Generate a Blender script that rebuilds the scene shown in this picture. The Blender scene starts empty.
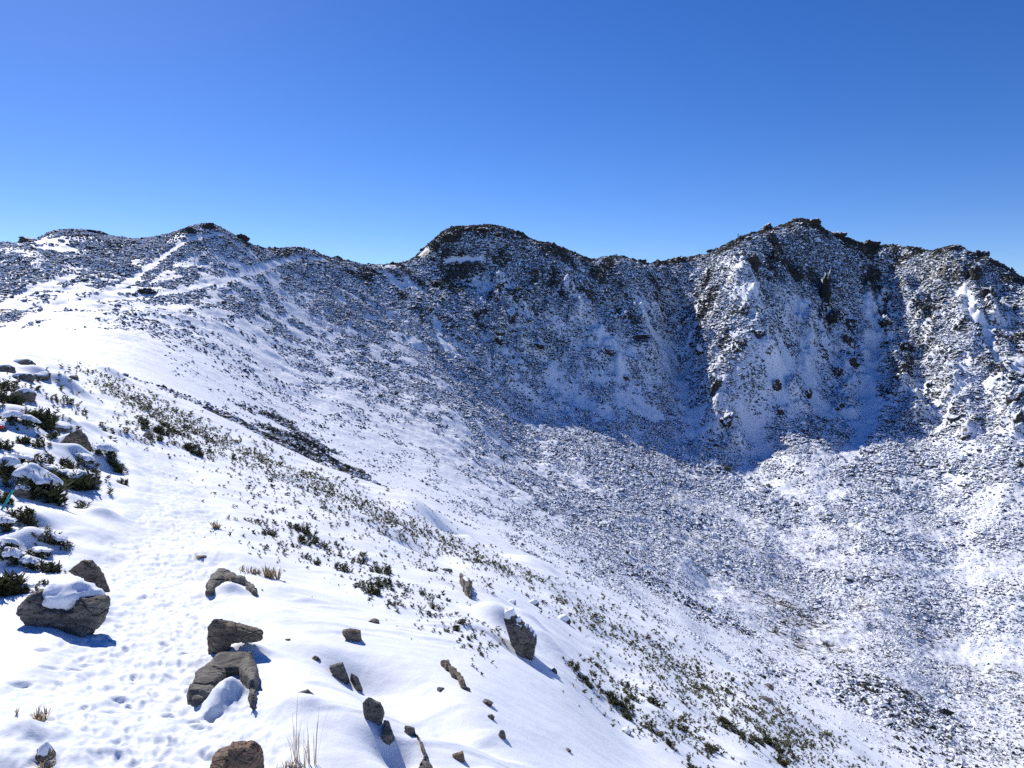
import bpy, math, os
import numpy as np

rng = np.random.default_rng(7)
scene = bpy.context.scene
col = scene.collection
DRAFT = float(os.environ.get("DRAFT", "1"))      # only thins the ground grid for quick tests

# ------------------------------------------------------------------ camera
F = 750.0
PITCH = math.atan((384 - 335) / F)
cam_data = bpy.data.cameras.new("camera")
cam_data.sensor_width = 36
cam_data.lens = F / 1024 * 36
cam_data.clip_start = 0.05
cam_data.clip_end = 20000
cam = bpy.data.objects.new("camera", cam_data)
cam.rotation_euler = (math.pi / 2 - PITCH, 0, 0)
col.objects.link(cam)
scene.camera = cam
CP, SP = math.cos(PITCH), math.sin(PITCH)


def ray(u, v):
    """pixel of the photograph -> azimuth, slope of the sight line"""
    a, b = (np.asarray(u, float) - 512) / F, (384 - np.asarray(v, float)) / F
    dx, dy, dz = a, CP + b * SP, -SP + b * CP
    return np.arctan2(dx, dy), dz / np.hypot(dx, dy)


# ------------------------------------------------------------------ sun and sky
SUN_EL, SUN_AZ = math.radians(37), math.radians(-34)       # azimuth from +Y towards +X
world = bpy.data.worlds.new("World")
scene.world = world
world.use_nodes = True
wn = world.node_tree.nodes
wl = world.node_tree.links
sky = wn.new("ShaderNodeTexSky")
sky.sky_type = 'NISHITA'
sky.sun_disc = False
sky.sun_elevation = SUN_EL
sky.sun_rotation = SUN_AZ
sky.altitude = 2800
sky.air_density = 1.0
sky.dust_density = 0.6
sky.ozone_density = 3.0
hs = wn.new("ShaderNodeHueSaturation")
hs.inputs['Saturation'].default_value = 1.3
hs.inputs['Hue'].default_value = 0.515
bg = wn["Background"]
wl.new(sky.outputs[0], hs.inputs['Color'])
wl.new(hs.outputs[0], bg.inputs[0])
bg.inputs[1].default_value = 0.118
sl = bpy.data.lights.new("sun", 'SUN')
sl.energy = 4.9
sl.angle = math.radians(0.5)
sl.color = (1.0, 0.935, 0.85)
so = bpy.data.objects.new("sun", sl)
so.rotation_euler = (math.pi / 2 - SUN_EL, 0, math.pi - SUN_AZ)
so.location = (-60, 100, 120)
col.objects.link(so)
vs = scene.view_settings
vs.view_transform = 'Standard'
vs.look = 'None'
vs.exposure = 0.15
vs.gamma = 1.0
scene.cycles.max_bounces = 5
scene.cycles.diffuse_bounces = 1
scene.cycles.use_denoising = False

# ------------------------------------------------------------------ noise
_p = np.random.default_rng(3).permutation(256)
PERM = np.concatenate([_p, _p, _p]).astype(np.int32)
_g = np.random.default_rng(4).normal(size=(256, 3))
G3 = (_g / np.linalg.norm(_g, axis=1)[:, None]).astype(np.float32)
_ga = np.random.default_rng(5).uniform(0, 2 * np.pi, 256)
G2 = np.stack([np.cos(_ga), np.sin(_ga)], 1).astype(np.float32)


def noise2(x, y):
    xi, yi = np.floor(x).astype(np.int32), np.floor(y).astype(np.int32)
    xf, yf = (x - xi).astype(np.float32), (y - yi).astype(np.float32)
    xi &= 255
    yi &= 255
    u = xf * xf * xf * (xf * (xf * 6 - 15) + 10)
    v = yf * yf * yf * (yf * (yf * 6 - 15) + 10)

    def g(ix, iy, fx, fy):
        h = PERM[PERM[ix & 255] + (iy & 255)]
        return G2[h, 0] * fx + G2[h, 1] * fy
    a = g(xi, yi, xf, yf)
    b = g(xi + 1, yi, xf - 1, yf)
    c = g(xi, yi + 1, xf, yf - 1)
    d = g(xi + 1, yi + 1, xf - 1, yf - 1)
    return ((a + (b - a) * u) * (1 - v) + (c + (d - c) * u) * v) * 1.5


def noise3(p):
    x, y, z = p[:, 0], p[:, 1], p[:, 2]
    xi, yi, zi = [np.floor(q).astype(np.int32) for q in (x, y, z)]
    xf, yf, zf = x - xi, y - yi, z - zi
    f = [q * q * q * (q * (q * 6 - 15) + 10) for q in (xf, yf, zf)]
    out = 0
    for i in (0, 1):
        for j in (0, 1):
            for k in (0, 1):
                h = PERM[PERM[PERM[(xi + i) & 255] + ((yi + j) & 255)] + ((zi + k) & 255)]
                g = G3[h]
                d = g[:, 0] * (xf - i) + g[:, 1] * (yf - j) + g[:, 2] * (zf - k)
                w = (f[0] if i else 1 - f[0]) * (f[1] if j else 1 - f[1]) * (f[2] if k else 1 - f[2])
                out = out + d * w
    return out * 1.5


def fbm2(x, y, n=4, gain=.5):
    s, a = 0, 1
    for i in range(n):
        s = s + a * noise2(x * 2.03 ** i + 17.3 * i, y * 2.03 ** i - 9.1 * i)
        a *= gain
    return s


def fbm3(p, n=4, gain=.5):
    s, a = 0, 1
    for i in range(n):
        s = s + a * noise3(p * 2.03 ** i + 11.7 * i)
        a *= gain
    return s


def ss(a, b, x):
    t = np.clip((x - a) / (b - a), 0, 1)
    return t * t * (3 - 2 * t)


# ------------------------------------------------------------------ the lie of the land: surveyed points (pixel column, pixel row, distance)
COLS = {
    -160: [(768, 6), (690, 8), (600, 12), (520, 18), (440, 28), (390, 42), (360, 60), (350, 95), (335, 130), (315, 160), (290, 195), (300, 260)],
    0: [(768, 5.5), (700, 6.8), (620, 9.5), (560, 12.5), (500, 16), (440, 22), (400, 30), (370, 42), (347, 58), (352, 78), (335, 110), (318, 140), (300, 165), (270, 200), (244, 230), (268, 270)],
    60: [(768, 5.3), (690, 6.8), (620, 9.2), (560, 12.5), (500, 17), (450, 24), (410, 34), (380, 46), (360, 62), (359, 82), (340, 106), (318, 135), (298, 165), (275, 200), (250, 235), (231, 262), (258, 310)],
    130: [(768, 5.2), (700, 6.5), (640, 8.3), (580, 11.5), (520, 16), (470, 23), (430, 33), (397, 50), (380, 64), (372, 84), (355, 102), (330, 130), (310, 160), (290, 195), (262, 228), (239, 262), (270, 310)],
    210: [(768, 5.1), (700, 6.4), (640, 8.2), (580, 11.5), (530, 16), (490, 23), (455, 33), (428, 50), (414, 63), (400, 92), (375, 117), (345, 147), (315, 180), (285, 212), (255, 238), (226, 258), (262, 300)],
    300: [(768, 5.1), (720, 5.8), (660, 7.6), (600, 10.8), (550, 16), (515, 23), (485, 34), (465, 48), (455, 80), (430, 112), (400, 142), (370, 172), (340, 203), (300, 242), (270, 270), (249, 288), (285, 330)],
    345: [(560, 17), (525, 24), (500, 33), (482, 46), (471, 82), (445, 114), (410, 148), (376, 184), (335, 228), (298, 262), (275, 288), (262, 303), (296, 345)],
    385: [(768, 5.2), (720, 6), (670, 7.6), (620, 10.5), (580, 14.5), (545, 22), (520, 32), (500, 45), (488, 85), (460, 118), (420, 155), (380, 198), (330, 250), (290, 293), (265, 318), (300, 360)],
    470: [(768, 5.6), (720, 6.6), (670, 8.6), (630, 11.5), (600, 16), (575, 23), (555, 32), (538, 45), (520, 90), (480, 132), (430, 185), (380, 240), (340, 275), (290, 312), (258, 328), (233, 340), (270, 385)],
    432: [(560, 28), (515, 47), (503, 88), (470, 125), (425, 170), (380, 218), (335, 262), (290, 302), (265, 323), (249, 333), (285, 375)],
    492: [(560, 45), (528, 92), (480, 146), (430, 200), (385, 248), (340, 282), (290, 314), (258, 330), (233, 341), (274, 386)],
    450: [(540, 46), (512, 89), (470, 132), (425, 178), (380, 228), (335, 268), (290, 307), (262, 326), (237, 337), (275, 380)],
    515: [(600, 21), (555, 45), (536, 95), (490, 146), (450, 200), (405, 248), (375, 266), (330, 292), (290, 314), (258, 331), (238, 342), (278, 388)],
    560: [(768, 6.8), (720, 8.5), (680, 11), (650, 14.5), (630, 19), (610, 26), (590, 35), (574, 45), (552, 100), (500, 160), (450, 215), (410, 262), (370, 285), (320, 307), (280, 328), (250, 346), (290, 390)],
    620: [(768, 8.5), (720, 12), (690, 16), (665, 22), (640, 30), (610, 44), (585, 103), (540, 145), (490, 192), (450, 236), (420, 266), (380, 288), (330, 312), (290, 335), (258, 358), (295, 400)],
    655: [(768, 10), (740, 12), (710, 15), (690, 19), (670, 26), (650, 34), (630, 44), (606, 104), (550, 150), (500, 196), (460, 242), (430, 271), (390, 293), (340, 318), (300, 345), (265, 378), (300, 430)],
    682: [(768, 11.2), (735, 15), (700, 21), (680, 29), (655, 39), (640, 46), (618, 104), (560, 150), (515, 192), (470, 242), (440, 271), (405, 295), (365, 322), (322, 350), (292, 366), (261, 388), (300, 440)],
    705: [(768, 12.5), (735, 17), (712, 23), (690, 31), (660, 43), (635, 104), (580, 148), (530, 188), (480, 240), (440, 272), (400, 293), (350, 320), (310, 340), (280, 364), (256, 391), (300, 450)],
    750: [(768, 15), (740, 20), (720, 26), (700, 33), (685, 42), (660, 102), (600, 146), (550, 182), (500, 230), (460, 272), (420, 286), (380, 294), (330, 310), (290, 336), (255, 372), (236, 395), (280, 445)],
    800: [(768, 22), (750, 28), (730, 36), (716, 43), (694, 96), (640, 136), (580, 177), (520, 218), (470, 255), (430, 282), (390, 308), (340, 338), (290, 368), (250, 392), (224, 410), (270, 460)],
    850: [(790, 24), (768, 32), (750, 40), (742, 46), (722, 92), (660, 132), (600, 168), (540, 205), (480, 250), (430, 295), (390, 330), (340, 358), (290, 385), (255, 405), (240, 418), (285, 460)],
    885: [(790, 33), (768, 45), (745, 90), (690, 121), (620, 160), (560, 196), (500, 238), (440, 284), (390, 326), (340, 360), (290, 393), (262, 413), (247, 428), (290, 465)],
    918: [(795, 38), (768, 70), (735, 105), (670, 140), (600, 178), (540, 215), (480, 258), (430, 296), (380, 335), (330, 362), (285, 384), (262, 404), (251, 420), (290, 460)],
    950: [(900, 15), (800, 43), (768, 96), (720, 126), (650, 162), (580, 198), (500, 246), (440, 282), (380, 318), (320, 350), (280, 378), (250, 398), (290, 440)],
    1000: [(900, 19), (820, 43), (768, 108), (700, 142), (620, 178), (540, 220), (470, 256), (400, 300), (340, 340), (300, 368), (267, 392), (300, 430)],
    1040: [(950, 20), (835, 43), (768, 116), (700, 148), (620, 182), (540, 222), (460, 262), (390, 305), (330, 345), (305, 362), (286, 385), (320, 425)],
    1200: [(1000, 20), (880, 43), (768, 125), (700, 155), (620, 185), (540, 220), (460, 260), (400, 300), (350, 345), (340, 380), (370, 420)],
}
P = np.array([(u, v, r) for u, L in COLS.items() for v, r in L], float)
p_th, p_t = ray(P[:, 0], P[:, 1])
p_rho = np.log(P[:, 2])
# beyond the ridges the land falls away
ext = []
for u in COLS:
    th = float(ray(u, 300)[0])
    ext += [(th, math.log(650), -0.22), (th, math.log(1100), -0.2), (th, math.log(3.6), -0.80)]
ext = np.array(ext)
X = np.stack([np.r_[p_th, ext[:, 0]] * 2.2, np.r_[p_rho, ext[:, 1]]], 1)
T = np.r_[p_t, ext[:, 2]]


def rbf_fit(X, T, c=0.06, lam=1e-4):
    d = np.hypot(X[:, None, 0] - X[None, :, 0], X[:, None, 1] - X[None, :, 1])
    n = len(X)
    A = np.zeros((n + 3, n + 3))
    A[:n, :n] = -np.sqrt(d * d + c * c) - lam * np.eye(n)
    A[:n, n] = 1
    A[:n, n + 1:] = X
    A[n, :n] = 1
    A[n + 1:, :n] = X.T
    return np.linalg.solve(A, np.r_[T, 0, 0, 0]), c


def rbf_eval(X, W, c, q):
    out = np.empty(len(q), np.float32)
    Xf = X.astype(np.float32)
    q = q.astype(np.float32)
    w = W[:len(X)].astype(np.float32)
    for i in range(0, len(q), 60000):
        s = q[i:i + 60000]
        d = (s[:, 0:1] - Xf[None, :, 0]) ** 2
        d += (s[:, 1:2] - Xf[None, :, 1]) ** 2
        d += c * c
        np.sqrt(d, d)
        out[i:i + 60000] = -(d @ w) + W[len(X)] + s @ W[len(X) + 1:].astype(np.float32)
    return out


W, C = rbf_fit(X, T)
# grid in azimuth and log distance
dth = 0.08 * DRAFT
th_in = np.arange(-45, 45 + 1e-6, dth)
th_out = np.r_[np.arange(48, 312, 4.0)]
TH = np.radians(np.r_[th_in, th_out])                      # closes round behind the camera
rs = [0.7]
while rs[-1] < 6000:
    r = rs[-1]
    k = 0.0042 * DRAFT
    if r < 3: k = .05
    elif r > 75 and r < 480: k = 0.0033 * DRAFT
    elif r > 520: k = .08
    rs.append(r * (1 + k))
R = np.array(rs)
RHO = np.log(R)
nT, nR = len(TH), len(R)
print("grid", nT, nR, nT * nR)
# coarse evaluation, then cubic refinement along both axes
cT = np.radians(np.arange(-48, 48.01, 0.4))
cR = np.arange(math.log(3.0), math.log(1500), 0.018)
gt, gr = np.meshgrid(cT, cR)
tc = rbf_eval(X, W, C, np.stack([gt.ravel() * 2.2, gr.ravel()], 1)).reshape(gt.shape)


def cubic_axis(a, x0, dx, xq, axis):
    a = np.moveaxis(a, axis, 0)
    f = np.clip((xq - x0) / dx, 1, a.shape[0] - 3)
    i = np.floor(f).astype(int)
    t = (f - i)
    sh = (-1,) + (1,) * (a.ndim - 1)
    t = t.reshape(sh)
    p0, p1, p2, p3 = a[i - 1], a[i], a[i + 1], a[i + 2]
    o = p1 + .5 * t * (p2 - p0 + t * (2 * p0 - 5 * p1 + 4 * p2 - p3 + t * (3 * (p1 - p2) + p3 - p0)))
    return np.moveaxis(o, 0, axis)


THw = np.where(TH > math.pi, TH - 2 * math.pi, TH)
base = cubic_axis(tc, cT[0], cT[1] - cT[0], np.clip(THw, cT[0], cT[-1]), 1)
base = cubic_axis(base, cR[0], 0.018, np.clip(RHO, cR[0], cR[-1]), 0)      # [nR, nT]
Rm, Tm = np.meshgrid(R, THw, indexing='ij')
Xw, Yw = Rm * np.sin(Tm), Rm * np.cos(Tm)
Zb = base * Rm
# under the photographer and behind
i5 = int(np.searchsorted(R, 4.6))
z5 = Zb[i5]
m = Rm < 4.6
Zb = np.where(m, -1.6 + (z5[None, :] + 1.6) * (Rm / R[i5]), Zb)
zback = -1.6 + 0.03 * np.minimum(Rm, 60) - 0.10 * np.abs(Xw) * ss(2, 30, np.abs(Xw))
zback = np.where(Rm > 150, zback - (Rm - 150) * .25, zback)
wb = ss(math.radians(46), math.radians(80), np.abs(Tm))
Zb = Zb * (1 - wb) + zback * wb
far = ss(600, 1300, Rm)
Zb = Zb * (1 - far) + (-260.0) * far
Z0 = Zb.astype(np.float32)
TT0 = Z0 / Rm


def th_index(th):
    return np.clip((np.degrees(th) + 45) / dth, 0, len(th_in) - 1.001)


def hit(u, v, grid=None, rmin=3.5):
    """first point of the land on the sight line through a pixel -> azimuth, distance"""
    g = (Z / Rm) if grid is None else grid
    th, t = ray(u, v)
    j = int(round(float(th_index(th))))
    c = g[:, j]
    i0 = int(np.searchsorted(R, rmin))
    k = np.nonzero(c[i0:] >= t)[0]
    if len(k) == 0:                                  # just over the skyline: take the crest
        return float(th), float(R[i0 + int(np.argmax(c[i0:np.searchsorted(R, 520)]))])
    k = k[0] + i0
    a, b = c[k - 1] - t, c[k] - t
    f = a / (a - b) if b != a else 0
    return float(th), float(R[k - 1] + (R[k] - R[k - 1]) * f)


def hit_xy(u, v, **kw):
    th, r = hit(u, v, **kw)
    return np.array([r * math.sin(th), r * math.cos(th)])


# ------------------------------------------------------------------ relief detail
wfar = ss(70, 170, Rm).astype(np.float32)
near = 1 - ss(50, 110, Rm)
front = (1 - wb)
det = np.zeros_like(Z0)
azw = .22 + .78 * ss(math.radians(-9), math.radians(1), Tm)            # the left shoulder is smooth, the cirque walls are broken
# cirque gullies fan down from the ridges into the bowl
bx, by = 95.0, 165.0
phi = np.arctan2(Xw - bx, Yw - by)
rad = np.hypot(Xw - bx, Yw - by)
gl = noise2(phi * 9 + .006 * rad + fbm2(Xw * .02, Yw * .02, 2) * .6, rad * .012)
gl2 = noise2(phi * 24 + .01 * rad + fbm2(Xw * .03 + 5, Yw * .03, 2) * .8, rad * .02)
gw = ss(90, 190, rad) * wfar * azw
det += gw * (-(np.abs(gl)) * 7.0 + 2.0 + gl2 * 1.6)
rid = 1 - np.abs(fbm2(Xw / 22, Yw / 22, 4, .55))
det += wfar * gw * (rid - .75) * 3.2
wall = azw * ss(120, 175, rad) * ss(200, 250, Rm)
rib = 1 - 2 * np.abs(noise2(phi * 34 + .02 * rad + fbm2(Xw * .05, Yw * .05, 3) * 1.1, rad * .03))      # rock ribs running down the walls
det += wall * (rib * 1.7 * ss(-.3, .3, noise2(Xw / 28, Yw / 28 + 3)) - .4)
led = fbm2(Xw / 7, Yw / 7 + 11, 4, .6)
det += wall * (np.maximum(led - .12, 0) * 2.6)
det += wfar * (.35 + .65 * azw) * fbm2(Xw / 6.5, Yw / 6.5, 4, .6) * .55
crest_r = R[np.argmax(np.where(Rm < 520, TT0, -9), axis=0)]
det *= .3 + .7 * ss(4, 45, np.abs(Rm - crest_r[None, :]))               # the skyline itself stays as surveyed
Z = (Z0 + det * front).astype(np.float32)
# soft drifts near
dr = fbm2(Xw / 4.2 + 3, Yw / 4.2, 3, .45) * .19 * ss(4, 16, Rm) + fbm2(Xw / 1.1, Yw / 1.6, 2, .5) * .018
Z += (dr * near).astype(np.float32)

# ------------------------------------------------------------------ placing things on the land
def zlook(G, x, y):
    """bilinear height of grid G at world points"""
    x, y = np.asarray(x, float), np.asarray(y, float)
    r = np.maximum(np.hypot(x, y), R[0])
    j = th_index(np.arctan2(x, y))
    i = np.interp(np.log(r), RHO, np.arange(nR))
    i = np.clip(i, 0, nR - 1.001)
    i0, j0 = i.astype(int), j.astype(int)
    fi, fj = i - i0, j - j0
    a = G[i0, j0] * (1 - fj) + G[i0, j0 + 1] * fj
    b = G[i0 + 1, j0] * (1 - fj) + G[i0 + 1, j0 + 1] * fj
    return a * (1 - fi) + b * fi


def gz(x, y):
    return zlook(Z, x, y)


def window(x, y, rad):
    """index box of the grid cells within rad of a point"""
    r = math.hypot(x, y)
    i0, i1 = np.searchsorted(R, [max(r - rad, .7), r + rad])
    th = math.atan2(x, y)
    dt = math.asin(min(rad / r, .99))
    j0, j1 = th_index(np.array([th - dt, th + dt])).astype(int)
    return slice(max(i0 - 1, 0), min(i1 + 2, nR)), slice(max(j0 - 1, 0), min(j1 + 2, len(th_in)))


def bump(x, y, sx, sy, ang, h, rim=0.0, p=1.0):
    """raise (h>0) or press (h<0) an elliptical patch of the ground"""
    rad = max(sx, sy) * 2.6
    a, b = window(x, y, rad)
    dx, dy = Xw[a, b] - x, Yw[a, b] - y
    c, s = math.cos(ang), math.sin(ang)
    q = ((dx * c + dy * s) / sx) ** 2 + ((-dx * s + dy * c) / sy) ** 2
    Z[a, b] += (h * np.exp(-q ** p) + rim * np.exp(-(np.sqrt(q) - 1.6) ** 2 * 4)).astype(np.float32)


def pix_poly(pts, step=6):
    """densified pixel polyline laid on the land -> world xy"""
    out = []
    for (u0, v0), (u1, v1) in zip(pts[:-1], pts[1:]):
        k = max(2, int(math.hypot(u1 - u0, v1 - v0) / step))
        for q in range(k):
            out.append(hit_xy(u0 + (u1 - u0) * q / k, v0 + (v1 - v0) * q / k))
    out.append(hit_xy(*pts[-1]))
    return np.array(out)


def line_dist(line, half):
    """distance of every grid vertex from a world polyline, only filled near it"""
    D = np.full(Z.shape, 1e3, np.float32)
    for (x0, y0), (x1, y1) in zip(line[:-1], line[1:]):
        L = math.hypot(x1 - x0, y1 - y0)
        if L > 60 or L < 1e-4: continue
        a, b = window((x0 + x1) / 2, (y0 + y1) / 2, L / 2 + half)
        px, py = Xw[a, b] - x0, Yw[a, b] - y0
        t = np.clip((px * (x1 - x0) + py * (y1 - y0)) / (L * L), 0, 1)
        d = np.hypot(px - t * (x1 - x0), py - t * (y1 - y0))
        D[a, b] = np.minimum(D[a, b], d)
    return D


# trails
near_path = pix_poly([(118, 790), (130, 740), (146, 690), (155, 640), (152, 590), (168, 540), (184, 500), (172, 468), (140, 442), (112, 420), (92, 402), (76, 384), (66, 372)])
far_paths = [
    pix_poly([(4, 330), (20, 322), (45, 311), (75, 301), (100, 297), (130, 281), (150, 266), (170, 251), (184, 241)], 4),
    pix_poly([(75, 300), (110, 299), (145, 297), (190, 288), (220, 281), (250, 270), (275, 262), (300, 257), (325, 259)], 4),
    pix_poly([(0, 305), (20, 296), (40, 287), (75, 274)], 4),
    pix_poly([(184, 241), (205, 236), (222, 233), (232, 240), (250, 256)], 4),
    pix_poly([(445, 260), (462, 259), (480, 259)], 4),
]
wid = [1.05, 1.1, 1.0, .7, .8]
D0 = line_dist(near_path, 2.5)
churn = fbm2(Xw / .17, Yw / .17, 3, .55) + .6 * fbm2(Xw / .45 + 5, Yw / .45, 2)
wob = noise2(Xw / .9, Yw / .9) * .22 + noise2(Xw / 3, Yw / 3 + 7) * .25
pathmask = D0 + wob < .95
Z -= ((.095 + .019 * churn) * (1 - ss(.55, 1.15, D0 + wob))).astype(np.float32)
farpath = np.zeros(Z.shape, bool)
pathclear = np.minimum(D0, 9)
for L_, w_ in zip(far_paths, wid):
    D = line_dist(L_, 8)
    farpath |= D < w_
    Z -= (.2 * (1 - ss(w_ * .6, w_ * 2.2, D))).astype(np.float32)
    pathclear = np.minimum(pathclear, D / w_ * .95)
# snow chutes on the far walls
chutes = [
    ([(600, 335), (618, 362), (636, 392), (652, 416)], 3.0), ([(742, 410), (754, 432), (766, 454)], 2.2),
    ([(556, 384), (580, 398), (604, 412)], 3.5), ([(806, 352), (808, 385), (822, 412)], 3.5), ([(868, 300), (876, 330), (868, 380), (872, 415)], 3),
    ([(392, 276), (402, 288)], 2.5), ([(408, 280), (424, 290)], 2.5), ([(434, 322), (446, 346)], 2.2), ([(960, 290), (985, 325), (1000, 360)], 1.8),
    ([(845, 452), (858, 440), (866, 425)], 4), ([(935, 430), (950, 410), (962, 385)], 1.5), 
    ([(640, 300), (650, 330), (672, 352)], 2.2), ([(780, 340), (786, 370), (780, 395)], 2.2), 
]
chute = np.zeros(Z.shape, np.float32)
for pts, w_ in chutes:
    D = line_dist(pix_poly(pts, 5), 12)
    dd = D + noise2(Xw / 4, Yw / 4) * 1.6
    chute = np.maximum(chute, .8 * (1 - ss(w_ * .2, w_ * 1.5, dd)))
    Z -= (.9 * (1 - ss(w_ * .5, w_ * 1.8, dd))).astype(np.float32)

# rock ribs standing out of the walls: they catch the light on one side and shade the other
RIBS = [
    ([(742, 264), (752, 300), (770, 345), (795, 400)], 5.5, 8), ([(872, 300), (884, 330), (900, 375), (918, 425)], 5.5, 8), ([(838, 335), (850, 370), (848, 412)], 4, 6), ([(812, 300), (812, 350), (806, 395)], 3.5, 6),
    ([(950, 264), (975, 290), (990, 320)], 5, 7), ([(952, 375), (965, 430)], 4, 7), ([(1005, 375), (1018, 430)], 5, 7), ([(905, 280), (925, 330), (950, 365)], 3, 6),
    ([(497, 285), (512, 325), (540, 352)], 4, 6), ([(560, 275), (590, 320), (620, 365)], 3.5, 6), ([(640, 312), (652, 350)], 3, 5), ([(702, 352), (722, 400), (738, 440)], 4.5, 7), ([(440, 290), (470, 340), (520, 385)], 3, 7), ([(530, 270), (545, 310)], 3, 5), ([(668, 275), (690, 300)], 2.5, 5),
]
ribmask = np.zeros(Z.shape, np.float32)
_lines = [pix_poly(q[0], 5) for q in RIBS]
rn_ = .75 + .7 * fbm2(Xw / 9, Yw / 9, 4, .6)
for L_, (q, h_, w_) in zip(_lines, RIBS):
    D = line_dist(L_, 16)
    f_ = 1 - ss(0, w_, D + 1.8 * fbm2(Xw / 6 + h_, Yw / 6, 3))
    Z += (h_ * f_ * np.maximum(rn_, .15)).astype(np.float32)
    ribmask = np.maximum(ribmask, f_)

# cover of shrubs and bare dark ground over the far land (pixel column, pixel row, cover, bareness)
CV = [
    (705, 325, .9, .45), (716, 368, .9, .45), (690, 298, .9, .45), (720, 300, .9, .5), (728, 340, .9, .5), (735, 400, .8, .4),
    (20, 290, .6, .6), (60, 255, .85, .85), (100, 250, .9, .95), (130, 262, .7, .7), (30, 270, .55, .5), (8, 260, .8, .8), (75, 231, 1, 1), (100, 238, .9, 1), (50, 243, .1, 0), (150, 245, .85, .8), (205, 230, 1, .9), (240, 230, .95, .8), (200, 260, .55, .3), (230, 280, .55, .2), (170, 290, .55, .3),
    (280, 248, .9, .7), (320, 258, .95, .6), (270, 290, .42, .2), (120, 305, .12, .2), (80, 300, .1, .2), (45, 295, .3, .5), (10, 318, .9, .9), (60, 320, 0, 0),
    (30, 335, 0, 0), (60, 338, 0, 0), (120, 345, 0, 0), (100, 360, 0, 0), (160, 375, 0, 0), (200, 360, .12, .1), (150, 325, .3, .2), (200, 320, .25, .15), (250, 340, .2, .1), (250, 380, .14, .1), (200, 395, .0, 0), (240, 415, .02, 0), (330, 420, .14, .2), (400, 470, .16, .1), (370, 465, .1, .1), (430, 505, .03, 0), (500, 545, .08, .1), (460, 470, .3, .1), (540, 560, .2, .1), (590, 585, .2, .1),
    (330, 300, .5, .2), (380, 285, .75, .4), (380, 320, .5, .15), (400, 350, .38, .1), (330, 350, .24, .1), (430, 400, .36, .1), (400, 430, .2, .1), (480, 430, .4, .1), (500, 500, .45, .05), (560, 480, .65, .05), (600, 520, .8, .1), (560, 545, .35, .05), (650, 560, .85, .1), (700, 520, .95, .1), (740, 560, .95, .1), (700, 610, .6, .1), (650, 605, .35, .1), (720, 650, .5, .1), (640, 470, .9, .1), (700, 470, .9, .1), (600, 450, .8, .05), (540, 430, .6, .1),
    (430, 265, .9, .8), (465, 236, 1, 1), (480, 290, .85, .5), (540, 262, .95, .7), (600, 275, .95, .7), (560, 330, .7, .4), (600, 350, .55, .4), (650, 320, .7, .4), (640, 280, .9, .6), (600, 400, .45, .2), (680, 380, .4, .3), (650, 400, .45, .3), (560, 390, .3, .2), (500, 330, .8, .5), (520, 370, .6, .4), (720, 405, .8, .5), (740, 430, .4, .2),
    (680, 262, .95, .9), (700, 280, .7, .4), (740, 290, .6, .3), (720, 340, .6, .25), (740, 380, .7, .3), (760, 250, .95, .9), (800, 235, 1, .95), (830, 270, .9, .7), (800, 330, .6, .4), (860, 330, .65, .4), (800, 380, .55, .3), (850, 400, .65, .4), (870, 260, .95, .9), (900, 300, .75, .3), (925, 260, .9, .7), (955, 262, .9, .8), (960, 330, .8, .3), (920, 380, .8, .35), (1000, 290, .95, .8), (1000, 350, .75, .3), (990, 420, .75, .25), (1020, 280, 1, .8),
    (880, 450, .75, .1), (820, 460, .6, .1), (900, 520, .75, .1), (850, 580, .9, .1), (960, 500, .75, .1), (980, 560, .65, .1), (920, 620, .85, .1), (850, 640, .9, .1), (1000, 640, .75, .1), (900, 700, .85, .2), (980, 720, .85, .2), (800, 620, .9, .1), (800, 680, .6, .1), (830, 715, .3, .1), (870, 750, .12, .1), (780, 580, .95, .1), (940, 765, .6, .2),
    (285, 440, 1, 1), (268, 432, .9, .9), (275, 424, .6, .8), (300, 440, 1, 1), (300, 449, 1, 1), (320, 455, .9, .9), (255, 428, .6, .8), (340, 470, .5, .8), (390, 500, .5, .7), (440, 522, .45, .6), (480, 540, .5, .8), (240, 400, .06, .2), (250, 412, .4, .8), (360, 452, .05, .2), (330, 440, .1, .3),
]
CV = np.array(CV, float)
_l = (CV[:, 0] < 320) & (CV[:, 1] < 300)
CV[_l, 2] *= .74
CV[_l, 3] *= .7
_b = (CV[:, 0] > 780) & (CV[:, 1] > 440) & (CV[:, 2] > .4)
CV[_b, 2] = np.minimum(CV[_b, 2] + .08, 1)
_m = (CV[:, 0] > 560) & (CV[:, 0] < 830) & (CV[:, 1] > 440) & (CV[:, 1] < 640) & (CV[:, 2] > .5)
CV[_m, 3] += .30  # scrub colour darkened mid bowl, standing in for shade under grazing sun
CV[_b, 3] += .20  # right bowl: darker scrub, partly grazing-light shade put into the colour
_w = (CV[:, 0] > 430) & (CV[:, 1] > 275) & (CV[:, 1] < 425)
CV[_w, 2] *= .85
pts = np.array([hit(a, b) for a, b in CV[:, :2]])
keep = np.ones(len(CV), bool)
cx, cy = pts[:, 0] * 2.2, np.log(pts[:, 1])
ci, cj = np.arange(0, nR, 6), np.arange(0, len(th_in), 6)
qx, qy = np.meshgrid(np.radians(th_in[cj]) * 2.2, RHO[ci])
num = np.zeros(qx.shape + (2,))
den = np.zeros(qx.shape)
for k in range(len(CV)):
    w_ = 1 / (((qx - cx[k]) ** 2 + (qy - cy[k]) ** 2) + .0012) ** 1.9
    den += w_
    num += w_[..., None] * CV[k, 2:]
num /= den[..., None]
cov_c, bare_c = num[..., 0], num[..., 1]
ii = np.interp(np.arange(nR), ci, np.arange(len(ci)))
jj = np.interp(np.arange(len(th_in)), cj, np.arange(len(cj)))


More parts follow.
